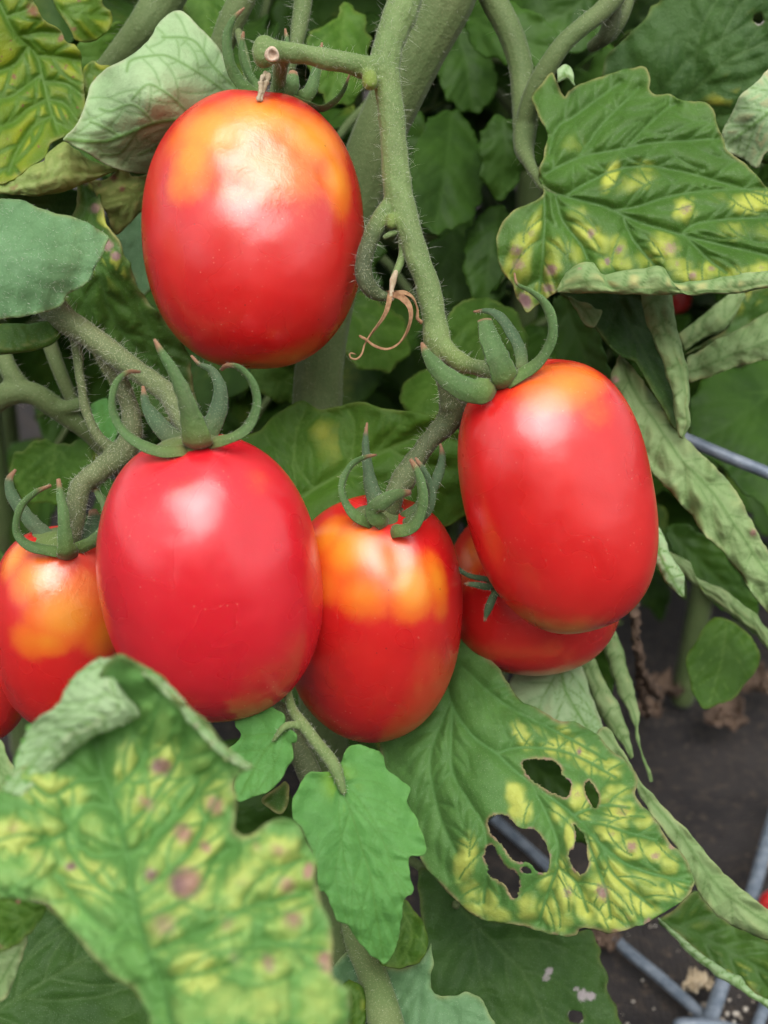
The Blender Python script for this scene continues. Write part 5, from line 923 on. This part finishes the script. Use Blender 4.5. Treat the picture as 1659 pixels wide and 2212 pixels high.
leaf(plant, 'mid green leaf scrap left of the lower stem', [(700, 2100), (720, 2085), (760, 2050), (790, 2080), (800, 2140), (815, 2212), (820, 2290), (740, 2290), (735, 2180)], [(765, 2060), (770, 2160), (780, 2280)], [(700, 2100, 26.6), (790, 2080, 26.6), (820, 2290, 25.6), (740, 2290, 25.6)], ('blue', 'under'), nsec=4, sp=6, seed=59)
roll(plant, 'furled narrow leaf beside the lower stem', [(740, 2125), (752, 2170), (755, 2220), (755, 2290)], [(755, 2115), (785, 2135), (790, 2200), (788, 2290)], [(745, 2120, 25.4), (770, 2290, 24.8), (790, 2200, 25.2)], ('green', 'under'), seed=60, name='leaf', puffs=.02)
leaf(plant, 'dark leaf with grey dead patches and a hole at the lower edge', [(905, 1880), (960, 1900), (1000, 1950), (1050, 1980), (1166, 2005), (1243, 2012), (1273, 2008), (1287, 2030), (1299, 2052), (1296, 2072), (1313, 2109), (1309, 2132), (1323, 2159), (1336, 2192), (1336, 2290), (1000, 2290), (930, 2150), (915, 2020)], [(990, 1960), (1080, 2050), (1140, 2120), (1210, 2290)],
     [(905, 1880, 30.6), (1270, 2008, 31.4), (1336, 2200, 30.6), (1200, 2290, 29.6), (960, 2250, 29.8), (1100, 2050, 30.6)], ('dark', 'under'), nsec=5, sp=6, seed=61, bulge=.10, cellw=22, brn=[(1186, 2098, 10, 1.2), (1180, 2112, 10, 1.2), (1258, 2150, 15, 1.3), (1276, 2152, 12, 1.3), (1244, 2136, 8)], holes=[[(1244 + 17 * math.cos(a), 2196 + 14 * math.sin(a)) for a in np.linspace(0, 6.28, 9)[:-1]]])
leaf(plant, 'dark green lower leaf with pale rolled margin over the wire', [(1425, 1995), (1450, 1970), (1503, 1925), (1540, 1965), (1606, 2008), (1659, 2030), (1740, 2055), (1740, 2230), (1659, 2173), (1600, 2125), (1550, 2097), (1500, 2055), (1465, 2020)], [(1440, 1990), (1530, 2030), (1620, 2080), (1740, 2150)], [(1425, 1995, 32), (1503, 1925, 32.4), (1740, 2055, 31.4), (1740, 2230, 30.6), (1560, 2040, 32.2)], ('chl2', 'under'), nsec=6, sp=6, seed=62, yel=[(1580, 2120, 60, .7), (1640, 2100, 50, .5), (1500, 2000, 40, .4)], bulge=.12)
roll(plant, 'pale rolled margin of the lower dark leaf', [(1437, 1994), (1480, 2030), (1520, 2065), (1570, 2095), (1603, 2110), (1612, 2128), (1659, 2160), (1740, 2205)], [(1420, 1984), (1470, 2042), (1506, 2077), (1553, 2112), (1585, 2132), (1610, 2146), (1659, 2178), (1740, 2225)], [(1425, 1992, 31.8), (1550, 2100, 31.2), (1740, 2215, 30.4)], ('under', 'chl2'), seed=63, veingap=26, name='leaf')
blade(plant, 'long pale half rolled leaf slanting down behind the holed leaf', [(1290, 1590), (1340, 1650), (1376, 1700), (1390, 1740), (1416, 1769), (1459, 1830), (1495, 1900), (1539, 1969), (1606, 2012), (1659, 2032), (1740, 2060)], [(1310, 1570), (1350, 1625), (1379, 1680), (1419, 1726), (1456, 1766), (1489, 1799), (1523, 1842), (1573, 1896), (1623, 1936), (1659, 1966), (1740, 2010)],
     [(1300, 1580, 31), (1400, 1740, 30.4), (1520, 1890, 30), (1740, 2030, 29.6), (1460, 1800, 30.2), (1640, 2000, 29.8)], ('under2', 'green'), arch=(.55, 70), seed=64, sp=4.5, nsec=9, ang=55, gap=40, yelg=.2, bulge=.16, cellw=18, raised=True, serr=2.2, ruffle=.10, edgew=5)
leaf(plant, 'pale leaf underside beneath the rounder tomato', [(1100, 1480), (1130, 1440), (1200, 1420), (1250, 1430), (1275, 1490), (1300, 1560), (1330, 1620), (1300, 1620), (1240, 1580), (1180, 1560), (1125, 1530)], [(1210, 1430), (1225, 1500), (1280, 1590)], [(1110, 1480, 31.4), (1240, 1430, 32), (1320, 1620, 31.2), (1215, 1500, 31)], ('under', 'green'), nsec=4, sp=5, seed=65, raised=True, yelg=.3)
roll(plant, 'first of two furled leaves hanging beneath the rounder tomato', [(1246, 1430), (1273, 1496), (1293, 1536), (1313, 1573), (1339, 1603), (1362, 1640)], [(1279, 1412), (1296, 1446), (1323, 1499), (1346, 1546), (1362, 1590), (1369, 1635)], [(1262, 1420, 32.4), (1310, 1520, 32), (1365, 1638, 31.6)], ('under2', 'green'), seed=66, veingap=40, name='leaf')
roll(plant, 'second of two furled leaves, reaching down over the fabric', [(1300, 1370), (1306, 1409), (1323, 1466), (1353, 1533), (1373, 1589), (1388, 1640), (1404, 1690)], [(1324, 1350), (1346, 1406), (1366, 1473), (1379, 1539), (1383, 1606), (1400, 1650), (1410, 1688)], [(1310, 1360, 33), (1360, 1520, 32.6), (1408, 1690, 32.2)], ('under2', 'green'), seed=67, veingap=44, name='leaf')
# mid-distance leaves between the stems
MID = [
    ('leaf above the cut stub, cut by the top edge', [(670, 70), (700, 55), (725, 40), (735, 15), (760, 12), (790, 50), (800, 110), (780, 200), (720, 230), (680, 190), (665, 120)], [(745, 20), (735, 110), (710, 220)], 33, 'green'),
    ('oval leaf right of the thick main stem', [(930, 260), (975, 235), (1010, 260), (1035, 320), (1045, 400), (1020, 470), (960, 500), (900, 480), (885, 400), (895, 320)], [(975, 240), (965, 350), (940, 490)], 35.5, 'shade'),
    ('dark leaf behind the bending leaf stalk', [(1000, 20), (1040, 0), (1120, 10), (1200, 60), (1215, 110), (1160, 150), (1080, 130), (1020, 100)], [(1010, 40), (1100, 80), (1205, 110)], 34, 'shade'),
    ('leaf at the top edge beside the bending stalk', [(1060, -40), (1180, -50), (1300, -40), (1310, 40), (1260, 110), (1190, 110), (1110, 60)], [(1290, -30), (1220, 30), (1130, 60)], 36, 'shade'),
    ('shaded leaf right of the main stem under the top edge', [(950, 90), (1000, 60), (1050, 110), (1075, 180), (1040, 240), (985, 230), (945, 170)], [(990, 65), (1010, 150), (1020, 235)], 38, 'shade'),
    ('dim lobed leaf left of the large blotched leaf', [(1040, 280), (1090, 250), (1130, 300), (1125, 380), (1080, 430), (1040, 380)], [(1090, 255), (1090, 340), (1080, 425)], 35, 'shade'),
    ('dim leaf deep beside the truss', [(930, 520), (990, 500), (1030, 560), (1020, 640), (970, 660), (935, 600)], [(980, 505), (985, 580), (975, 655)], 38, 'shade'),
    ('narrow leaf below the oval one', [(1020, 480), (1080, 440), (1110, 500), (1100, 600), (1060, 660), (1010, 620), (1000, 540)], [(1080, 450), (1060, 550), (1040, 650)], 36, 'shade'),
    ('soft light green leaf behind the thick hooked sepals', [(965, 690), (1000, 655), (1060, 645), (1120, 680), (1140, 760), (1100, 820), (1020, 830), (975, 780)], [(1050, 650), (1040, 740), (1020, 825)], 34, 'green'),
    ('leaf below the tall tomato and left of the thick stem', [(555, 790), (610, 770), (650, 800), (655, 850), (610, 870), (560, 850), (530, 820)], [(650, 800), (600, 825), (540, 825)], 34.5, 'green'),
    ('toothed leaf behind the shrivelled flower', [(735, 640), (800, 640), (870, 690), (880, 760), (850, 800), (800, 800), (770, 790), (745, 760), (730, 700)], [(740, 650), (800, 720), (850, 795)], 35.5, 'green'),
    ('leaf between the flower and the mid green leaf', [(880, 820), (930, 800), (960, 830), (950, 890), (900, 900), (865, 870)], [(940, 810), (920, 850), (890, 895)], 33, 'green'),
    ('leaf behind the half orange tomato sepals', [(30, 985), (90, 950), (150, 960), (190, 950), (200, 1000), (190, 1060), (120, 1090), (50, 1080), (25, 1030)], [(120, 955), (110, 1020), (90, 1085)], 32.5, 'green'),
    ('leaf left of the stem above the half orange tomato', [(195, 880), (240, 870), (255, 920), (240, 960), (200, 950)], [(220, 875), (225, 920), (215, 955)], 31, 'bright'),
    ('shaded green leaf by the wire', [(1490, 880), (1530, 800), (1600, 790), (1700, 800), (1700, 1120), (1640, 1090), (1560, 1010), (1500, 960)], [(1690, 830), (1600, 900), (1510, 950)], 37.5, 'shade'),
    ('dim leaf behind the pale rolled tube', [(1440, 1150), (1500, 1140), (1580, 1220), (1640, 1320), (1600, 1340), (1500, 1260)], [(1450, 1155), (1530, 1230), (1620, 1330)], 36.5, 'shade'),
    ('green leaf behind the chewed hanging one', [(1200, 640), (1250, 660), (1300, 740), (1330, 850), (1300, 900), (1220, 820), (1190, 720)], [(1220, 650), (1260, 760), (1310, 890)], 33, 'shade'),
    ('dark leaf behind the curled scrap', [(240, 480), (330, 440), (340, 560), (310, 640), (270, 560)], [(300, 450), (305, 540), (305, 630)], 32.5, 'blue'),
    ('dark leaf under the yellow rim', [(-40, 410), (60, 410), (170, 415), (170, 470), (90, 470), (-40, 440)], [(-30, 425), (60, 440), (160, 450)], 30, 'dark'),
    ('leaf behind the thick hairy stem', [(165, 100), (230, 60), (290, 50), (300, 120), (230, 170), (180, 160)], [(290, 60), (240, 110), (180, 150)], 33.5, 'green'),
    ('bright leaf at the top edge between stems', [(390, -40), (480, -40), (480, 40), (440, 90), (400, 30)], [(440, -30), (445, 30), (440, 85)], 33.5, 'green'),
    ('leaf behind the holed leaf seen through its openings', [(1110, 1620), (1230, 1620), (1300, 1690), (1310, 1800), (1250, 1820), (1160, 1730)], [(1130, 1640), (1210, 1700), (1290, 1800)], 33.5, 'shade'),
    ('low leaf seen between the young leaf and the holed one', [(480, 1780), (560, 1740), (640, 1760), (660, 1840), (560, 1900), (490, 1850)], [(640, 1770), (570, 1820), (500, 1850)], 34, 'shade'),
]
for i, (lab, ol, md, d, mt) in enumerate(MID):
    ol = np.array(ol, float); c = ol.mean(0); g = np.random.default_rng(100 + i)
    nx, ny = g.uniform(-1.2, 1.2), g.uniform(-1.5, 0.2)
    an = [(x, y, d + nx * (x - c[0]) / 120 + ny * (y - c[1]) / 120) for x, y in ol[::3]] + [(c[0], c[1], d - 0.3)]
    leaf(plant, lab, ol, md, an, (mt, 'under'), nsec=5, sp=7, seed=100 + i, bulge=.12, cellw=18, serr=6.5, fold=.1, edgew=4)

def leaf_hairs(o, n, hl, seed):
    me = o.data; k = len(me.vertices); co = np.empty(k * 3, np.float32); me.vertices.foreach_get('co', co); nr = np.empty(k * 3, np.float32); me.vertices.foreach_get('normal', nr)
    co = co.reshape(-1, 3).astype(float); nr = nr.reshape(-1, 3); g = np.random.default_rng(seed); i = g.choice(k, n)
    hair_mesh(co[i], nr[i] * 0.6 + np.array([0.5, 0, -0.5]) * 0.7, o, g, hl)
leaf_hairs(bl, 700, (0.4, 0.9), 1)

for pts in ([(962, 1425, 30.3, 9), (930, 1380, 31.2, 10), (850, 1330, 32.2, 11), (760, 1330, 33, 12), (695, 1360, 33.7, 13)], [(385, 2290, 15.4, 13), (420, 2420, 15.6, 14), (520, 2560, 18, 15), (640, 2600, 24, 15), (715, 2500, 33, 15)],
            [(985, 1955, 30.6, 8), (930, 1890, 31.6, 9), (850, 1850, 32.8, 10), (712, 1900, 34.6, 11)], [(614, 1450, 26.4, 6), (622, 1390, 28, 7), (650, 1330, 30.5, 8), (692, 1290, 33.2, 9)], [(522, 202, 29.6, 7), (535, 150, 30, 7), (515, 70, 30.5, 8)],
            [(-58, 560, 24.9, 9), (-140, 580, 25.5, 10), (-220, 700, 28, 11), (-160, 850, 30.5, 12), (-40, 885, 31, 14)]):
    tube(plant, None, 'leaf_stalk', pts, 'stem_back')
# ------------------------------------------------------------------ plants further back
def leaflet_mesh(seed, L=0.055):
    g = np.random.default_rng(seed); n = 46; t = np.linspace(0, 1, n); w = 0.30 * np.sin(math.pi * np.clip(t, 0, 1) ** 0.75) ** 0.8 * (1.15 - 0.55 * t)
    lob = 1 + 0.16 * np.sin(t * g.uniform(20, 26) + g.uniform(0, 6)) + 0.05 * np.sin(t * 60)
    R = np.stack([w * lob, t], 1); lob2 = 1 + 0.16 * np.sin(t * g.uniform(20, 26) + g.uniform(0, 6)); Lf = np.stack([-w * lob2, t], 1)[::-1]
    ol = np.vstack([R[:-1], Lf[:-1]]) * 400 + [0, 20]
    r_ = g; sp = 13
    gx, gy = np.meshgrid(np.arange(-170, 170, sp), np.arange(20, 430, sp)); pts = np.stack([gx.ravel(), gy.ravel()], 1).astype(float) + g.normal(0, 1, (gx.size, 2))
    pts = pts[inside(pts, ol)]; es = to_segs([np.vstack([ol, ol[:1]])]); pts = pts[seg_dist(pts, es) > 6]
    al = np.vstack([ol, pts]); m = len(ol)
    res = delaunay_2d_cdt([Vector(p) for p in al], [(i, (i + 1) % m) for i in range(m)], [], 0, 1e-4, False)
    q = np.array([tuple(v) for v in res[0]]); T = np.array(res[2]); T = T[inside(q[T].mean(1), ol)]
    ml, sl, tl = auto_veins(ol, [(0, 20), (g.normal(0, 8), 200), (0, 420)], 6, 50, seed, False)
    dm = seg_dist(q, to_segs([ml])); ds = seg_dist(q, to_segs(sl)); d = np.minimum(dm, ds); de = seg_dist(q, es)
    z = 14 * (1 - np.exp(-(d / 18) ** 1.6)) - 0.0011 * (q[:, 1] - 120) ** 2 * g.uniform(0.2, 1.3) - g.uniform(-0.002, 0.004) * q[:, 0] ** 2 * 1.2 + 8 * wave(q[:, 0], q[:, 1], 160, seed)
    V = np.stack([q[:, 0], q[:, 1], z], 1) * L / 400
    return mesh('leaflet', V, np.ascontiguousarray(T), dict(vein=np.maximum(np.exp(-(dm / 6) ** 2), .7 * np.exp(-(ds / 5) ** 2)), yel=np.clip(0.15 * wave(q[:, 0], q[:, 1], 200, seed + 1), 0, 1), brn=np.zeros(len(q)), edge=np.exp(-(de / 12) ** 2)))
LM = [leaflet_mesh(200 + i) for i in range(6)]
def thick(me, i):
    me.materials.append(M['shade']); me.materials.append(M['under2'])
    o = bpy.data.objects.new('tmp', me); COL.objects.link(o); solid(o, 0.0005)
    m2 = bpy.data.meshes.new_from_object(o.evaluated_get(bpy.context.evaluated_depsgraph_get())); bpy.data.objects.remove(o); m2.name = 'leaflet'
    return m2
LM = [thick(me, i) for i, me in enumerate(LM)]
def clear_view(p):
    x, y, d = project(p)
    if d < (29.5 if y < -90 else 35): return False  # leaves above the frame may hang nearer, added to shade the background
    if x > 1330 and y > 1390: return False                        # bare fabric stays in view
    if x > 1000 and y > 1700: return False
    if x < 110 and 850 < y < 1010: return False
    if x < 60 and y > 1560: return False
    return -500 < x < 2200 and -800 < y < 2500
gB = np.random.default_rng(11)
def back_plant(x, y, h, label, n_leaf, lean, free=False, group='tomato plants further back', big=1.0):
    root = empty('tomato_plant', (x, y, 0), label, 'plant', group)
    ts = np.linspace(0, 1, 14); C = np.stack([x + lean * ts ** 2 + 0.006 * np.sin(7 * ts), y + 0.01 * np.sin(5 * ts), h * ts], 1)
    V, F = tube_geo(C, np.linspace(0.006, 0.0035, 14), 10); z = np.zeros(len(V))
    link('main_stem', mesh('main_stem', V, F, dict(dark=z, lime=z, rust=z)), [M['stem_back']], root)
    for k in range(n_leaf):
        t = 0.12 + 0.86 * (k + gB.uniform(-.3, .3)) / n_leaf; t = min(max(t, 0.05), 0.98); i = t * 13; c = np.array([np.interp(i, range(14), C[:, j]) for j in range(3)])
        a = k * 2.4 + gB.uniform(-.5, .5); L = gB.uniform(0.15, 0.23) * big; out = np.array([math.cos(a), math.sin(a), 0])
        s = np.linspace(0, 1, 10)[:, None]; R = c + out * L * s * (1 - 0.12 * s) + np.array([0, 0, 1]) * L * (0.45 * s - 0.75 * s ** 2)
        keep = []
        for j, (u, sd) in enumerate([(0.35, 1), (0.38, -1), (0.62, 1), (0.65, -1), (0.85, 1), (0.86, -1), (1.0, 0)]):
            b_ = np.array([np.interp(u * 9, range(10), R[:, q]) for q in range(3)]); tan = R[min(int(u * 9) + 1, 9)] - R[max(int(u * 9) - 1, 0)]; tan /= np.linalg.norm(tan)
            lat = np.cross(tan, [0, 0, 1]); lat /= np.linalg.norm(lat); d = tan * (1.0 if sd == 0 else 0.45) + lat * sd * 0.9 + np.array([0, 0, gB.uniform(-.5, .05)]); d /= np.linalg.norm(d)
            if free or (clear_view(b_ + d * 0.03) and clear_view(b_ + d * 0.055)): keep.append((b_, d, gB.uniform(0.8, 1.35) * big))
        if len(keep) < 3: continue
        e = int(round(max(np.argmin(np.linalg.norm(R - kb, axis=1)) for kb, _, _ in keep))) + 1
        V, F = tube_geo(R[:max(e, 3)], np.linspace(0.0022, 0.0010, 10)[:max(e, 3)], 8); z = np.zeros(len(V))
        cl = link('compound_leaf', mesh('compound_leaf', V, F, dict(dark=z, lime=z, rust=z)), [M['stem_back']], root)
        for b_, d, sc in keep:
            up = np.array([0, -0.35, 1.0]) + gB.normal(0, .35, 3); X = np.cross(d, up); X /= np.linalg.norm(X); Z = np.cross(X, d)
            lo = bpy.data.objects.new('leaflet', LM[gB.integers(len(LM))]); COL.objects.link(lo); lo.parent = cl
            mw = Matrix(((X[0], d[0], Z[0], b_[0]), (X[1], d[1], Z[1], b_[1]), (X[2], d[2], Z[2], b_[2]), (0, 0, 0, 1))) @ Matrix.Scale(sc, 4)
            lo.matrix_parent_inverse = Matrix.Translation(-Vector(root.location)) @ Matrix.Translation(Vector(root.location)); lo.matrix_basis = mw
    return root
for a in ((-0.17, 0.44, 0.80, 'tomato plant behind the blue-green leaf at the photo edge', 24, 0.02), (-0.06, 0.46, 0.85, 'tomato plant in shade behind the tall scarred tomato', 26, -0.01), (0.05, 0.45, 0.85, 'tomato plant in shade behind the thick main stem', 26, 0.01),
          (0.15, 0.48, 0.85, 'tomato plant behind the large blotched leaf', 25, 0.01), (0.26, 0.55, 0.85, 'tomato plant beyond the wire at the photo edge', 22, 0.0), (-0.02, 0.60, 0.9, 'farther tomato plant showing between the fruit', 24, 0.0), (0.12, 0.66, 0.9, 'farther tomato plant deep behind the hanging leaves', 24, 0.0), (-0.22, 0.62, 0.9, 'farther tomato plant beyond the half orange tomato', 22, 0.0), (-0.11, 0.54, 0.9, 'second row tomato plant dim above the pinkish tomato', 26, 0.0), (0.03, 0.53, 0.9, 'second row tomato plant dim behind the oval leaf', 26, 0.0), (0.20, 0.62, 0.9, 'second row tomato plant dim behind the rolled leaves', 24, 0.0)):
    back_plant(*a)
# unseen plants added behind the camera to block the low sky from the fruit
for x_ in (-0.75, -0.38, 0.0, 0.38, 0.75):
    back_plant(x_, -0.85, 1.05, ['first', 'second', 'third', 'fourth', 'fifth'][int(round((x_ + 0.75) / 0.375))] + ' leafy tomato plant of the next row across the path', 26, 0.0, True, 'tomato plants in the next row', 1.7)

# ------------------------------------------------------------------ wire cage
def gpt(x, y, z): return p1(x, y, ground_d(x, y, z))
cage = empty('wire_cage', tuple(gpt(1540, 2195, 0)), 'grey galvanised wire cage lying on the fabric behind the holed leaf', 'cage')
def wire(pts, r):
    C = catmull(np.array(pts), 40); V, F = tube_geo(C, np.full(40, r), 14); link('wire', mesh('wire', V, F), [M['wire']], cage)
wire([gpt(1040, 1745, .004), gpt(1176, 1865, .004), gpt(1330, 2030, .004), gpt(1430, 2115, .004), gpt(1560, 2232, .004), gpt(1640, 2310, .004)], 0.0022)
wire([gpt(1690, 1700, .0095), gpt(1659, 1810, .0095), gpt(1626, 1926, .0095), gpt(1575, 2080, .0095), gpt(1535, 2200, .0095), gpt(1505, 2300, .0095)], 0.0028)
wire([gpt(1700, 2060, .004), gpt(1652, 2175, .004), gpt(1628, 2240, .004), gpt(1600, 2330, .004)], 0.0022)
wire([gpt(1470, 2215, .015), gpt(1530, 2215, .015), gpt(1600, 2232, .015), gpt(1700, 2260, .015)], 0.0026)
cage2 = empty('wire_hoop', tuple(p1(1740, 1058, 33.4)), 'grey wire crossing behind the long pale rolled leaf', 'wire')
C = catmull(P([(1380, 905), (1486, 950), (1570, 986), (1659, 1022), (1760, 1066)], [34.6, 34.2, 33.9, 33.6, 33.3]), 30); V, F = tube_geo(C, np.full(30, 0.0018), 14)
link('wire', mesh('wire', V, F), [M['wire']], cage2)

# ------------------------------------------------------------------ litter and grit on the ground
def scrap(pts, w, label, mat='litter', z=0.004, seed=1, group='dead leaf litter'):
    g = np.random.default_rng(seed); A = np.array([gpt(x, y, z + 0.004 * g.random()) for x, y in pts]); n = 26; C = catmull(A, n); T, N1, N2 = frames(C); m = 9
    V = []; w = w * 0.72
    for i in range(n):
        t = i / (n - 1); ww = w * math.sin(math.pi * min(max(t, 0.04), 0.96)) ** 0.6 * (1 + 0.3 * math.sin(i * 1.7 + seed)); cu = 1.3 + 0.8 * math.sin(i * 0.6 + seed)
        sd = np.cross(T[i], [0, 0, 1]); sd /= np.linalg.norm(sd)
        for j in range(m):
            a = (j / (m - 1) - 0.5) * 2 * cu; V.append(C[i] + sd * ww * math.sin(a) / cu + np.array([0, 0, 1]) * (ww * (1 - math.cos(a)) / cu + 0.0012 * g.normal()))
    i = np.arange(n * m).reshape(n, m); F = np.stack([i[:-1, :-1].ravel(), i[:-1, 1:].ravel(), i[1:, 1:].ravel(), i[1:, :-1].ravel()], 1)
    o = link('dead_leaf', mesh('dead_leaf', np.array(V), F), [M[mat]]); solid(o, 0.0005, False); o['label'] = label; o['category'] = 'dead leaf'; o['group'] = group
scrap([(1395, 1470), (1430, 1485), (1470, 1500)], 0.014, 'crumpled brown dead leaf beside the second furled leaf', seed=2)
scrap([(1370, 1540), (1400, 1530), (1420, 1545)], 0.009, 'small dark dead leaf below the crumpled one', seed=3)
scrap([(1530, 1560), (1570, 1545), (1585, 1575)], 0.014, 'brown dead leaf under the flat rounded leaf', seed=4)
scrap([(1600, 1490), (1640, 1480), (1690, 1500)], 0.013, 'pale brown dead leaf at the photo edge by the rounded leaf', seed=5)
scrap([(1280, 2010), (1305, 2030), (1325, 2050)], 0.009, 'curled brown scrap where the wire leaves the holed leaf', seed=6)
scrap([(1475, 2130), (1505, 2125), (1535, 2115)], 0.007, 'shrivelled straw-coloured flower lying by the wire crossing', 'straw', seed=7)
scrap([(1640, 1870), (1660, 1850), (1690, 1860)], 0.007, 'pale scrap behind the upright wire', 'straw', seed=8)
hd = empty('dead_leaf', tuple(gpt(1420, 1500, 0.0)), 'long withered brown leaf dangling beside the leaning tomato', 'dead leaf', 'dead leaf litter')
for pts in ([(1365, 1290, 38, 14), (1372, 1340, 38, 16), (1378, 1400, 38.4, 13), (1384, 1440, 39, 14), (1405, 1480, 40, 18), (1425, 1500, 41, 12)], [(1380, 1430, 39, 10), (1384, 1490, 40, 11), (1400, 1545, 42, 7)]):
    A = np.array(pts, float); S = catmull(A, 40); C = P(S[:, :2], S[:, 2]); V, F = tube_geo(C, np.maximum(S[:, 3] * (1 + 0.2 * np.sin(np.arange(40) * 0.37)), 3) * unit(39) * 0.62, 9)
    V = V + RNG.normal(0, 0.0005, V.shape); link('withered_strip', mesh('withered_strip', V, F), [M['litter']], hd)
gg = np.random.default_rng(5); V = []; F = []; b = 0
ico = bmesh.new(); bmesh.ops.create_icosphere(ico, subdivisions=1, radius=1); iv = np.array([v.co[:] for v in ico.verts]); fi = [tuple(v.index for v in f.verts) for f in ico.faces]; ico.free()
GR = [(1522, 2170), (1559, 2172), (1496, 2188), (1590, 2190), (1545, 2195), (1575, 2160), (1610, 2180), (1560, 2205), (1530, 2205), (1585, 2208), (1523, 2195), (1645, 1880), (1600, 2200), (1570, 2190)] + [(gg.uniform(1340, 1659), gg.uniform(1900, 2212)) for _ in range(26)]
for k, (x, y) in enumerate(GR):
    s = gg.uniform(0.0008, 0.0016) if k < 14 else gg.uniform(0.0003, 0.0007); c = gpt(x, y, s * .6); V.append(c + iv * s * gg.uniform(0.6, 1.2, 3) * (1 + gg.normal(0, .12, (len(iv), 1)))); F += [tuple(q + b for q in f) for f in fi]; b += len(iv)
o = link('grit', mesh('grit', np.vstack(V), F, smooth=False), [M['grit']]); o['kind'] = 'stuff'; o['label'] = 'pale grit crumbs scattered on the fabric by the wires'; o['category'] = 'grit'
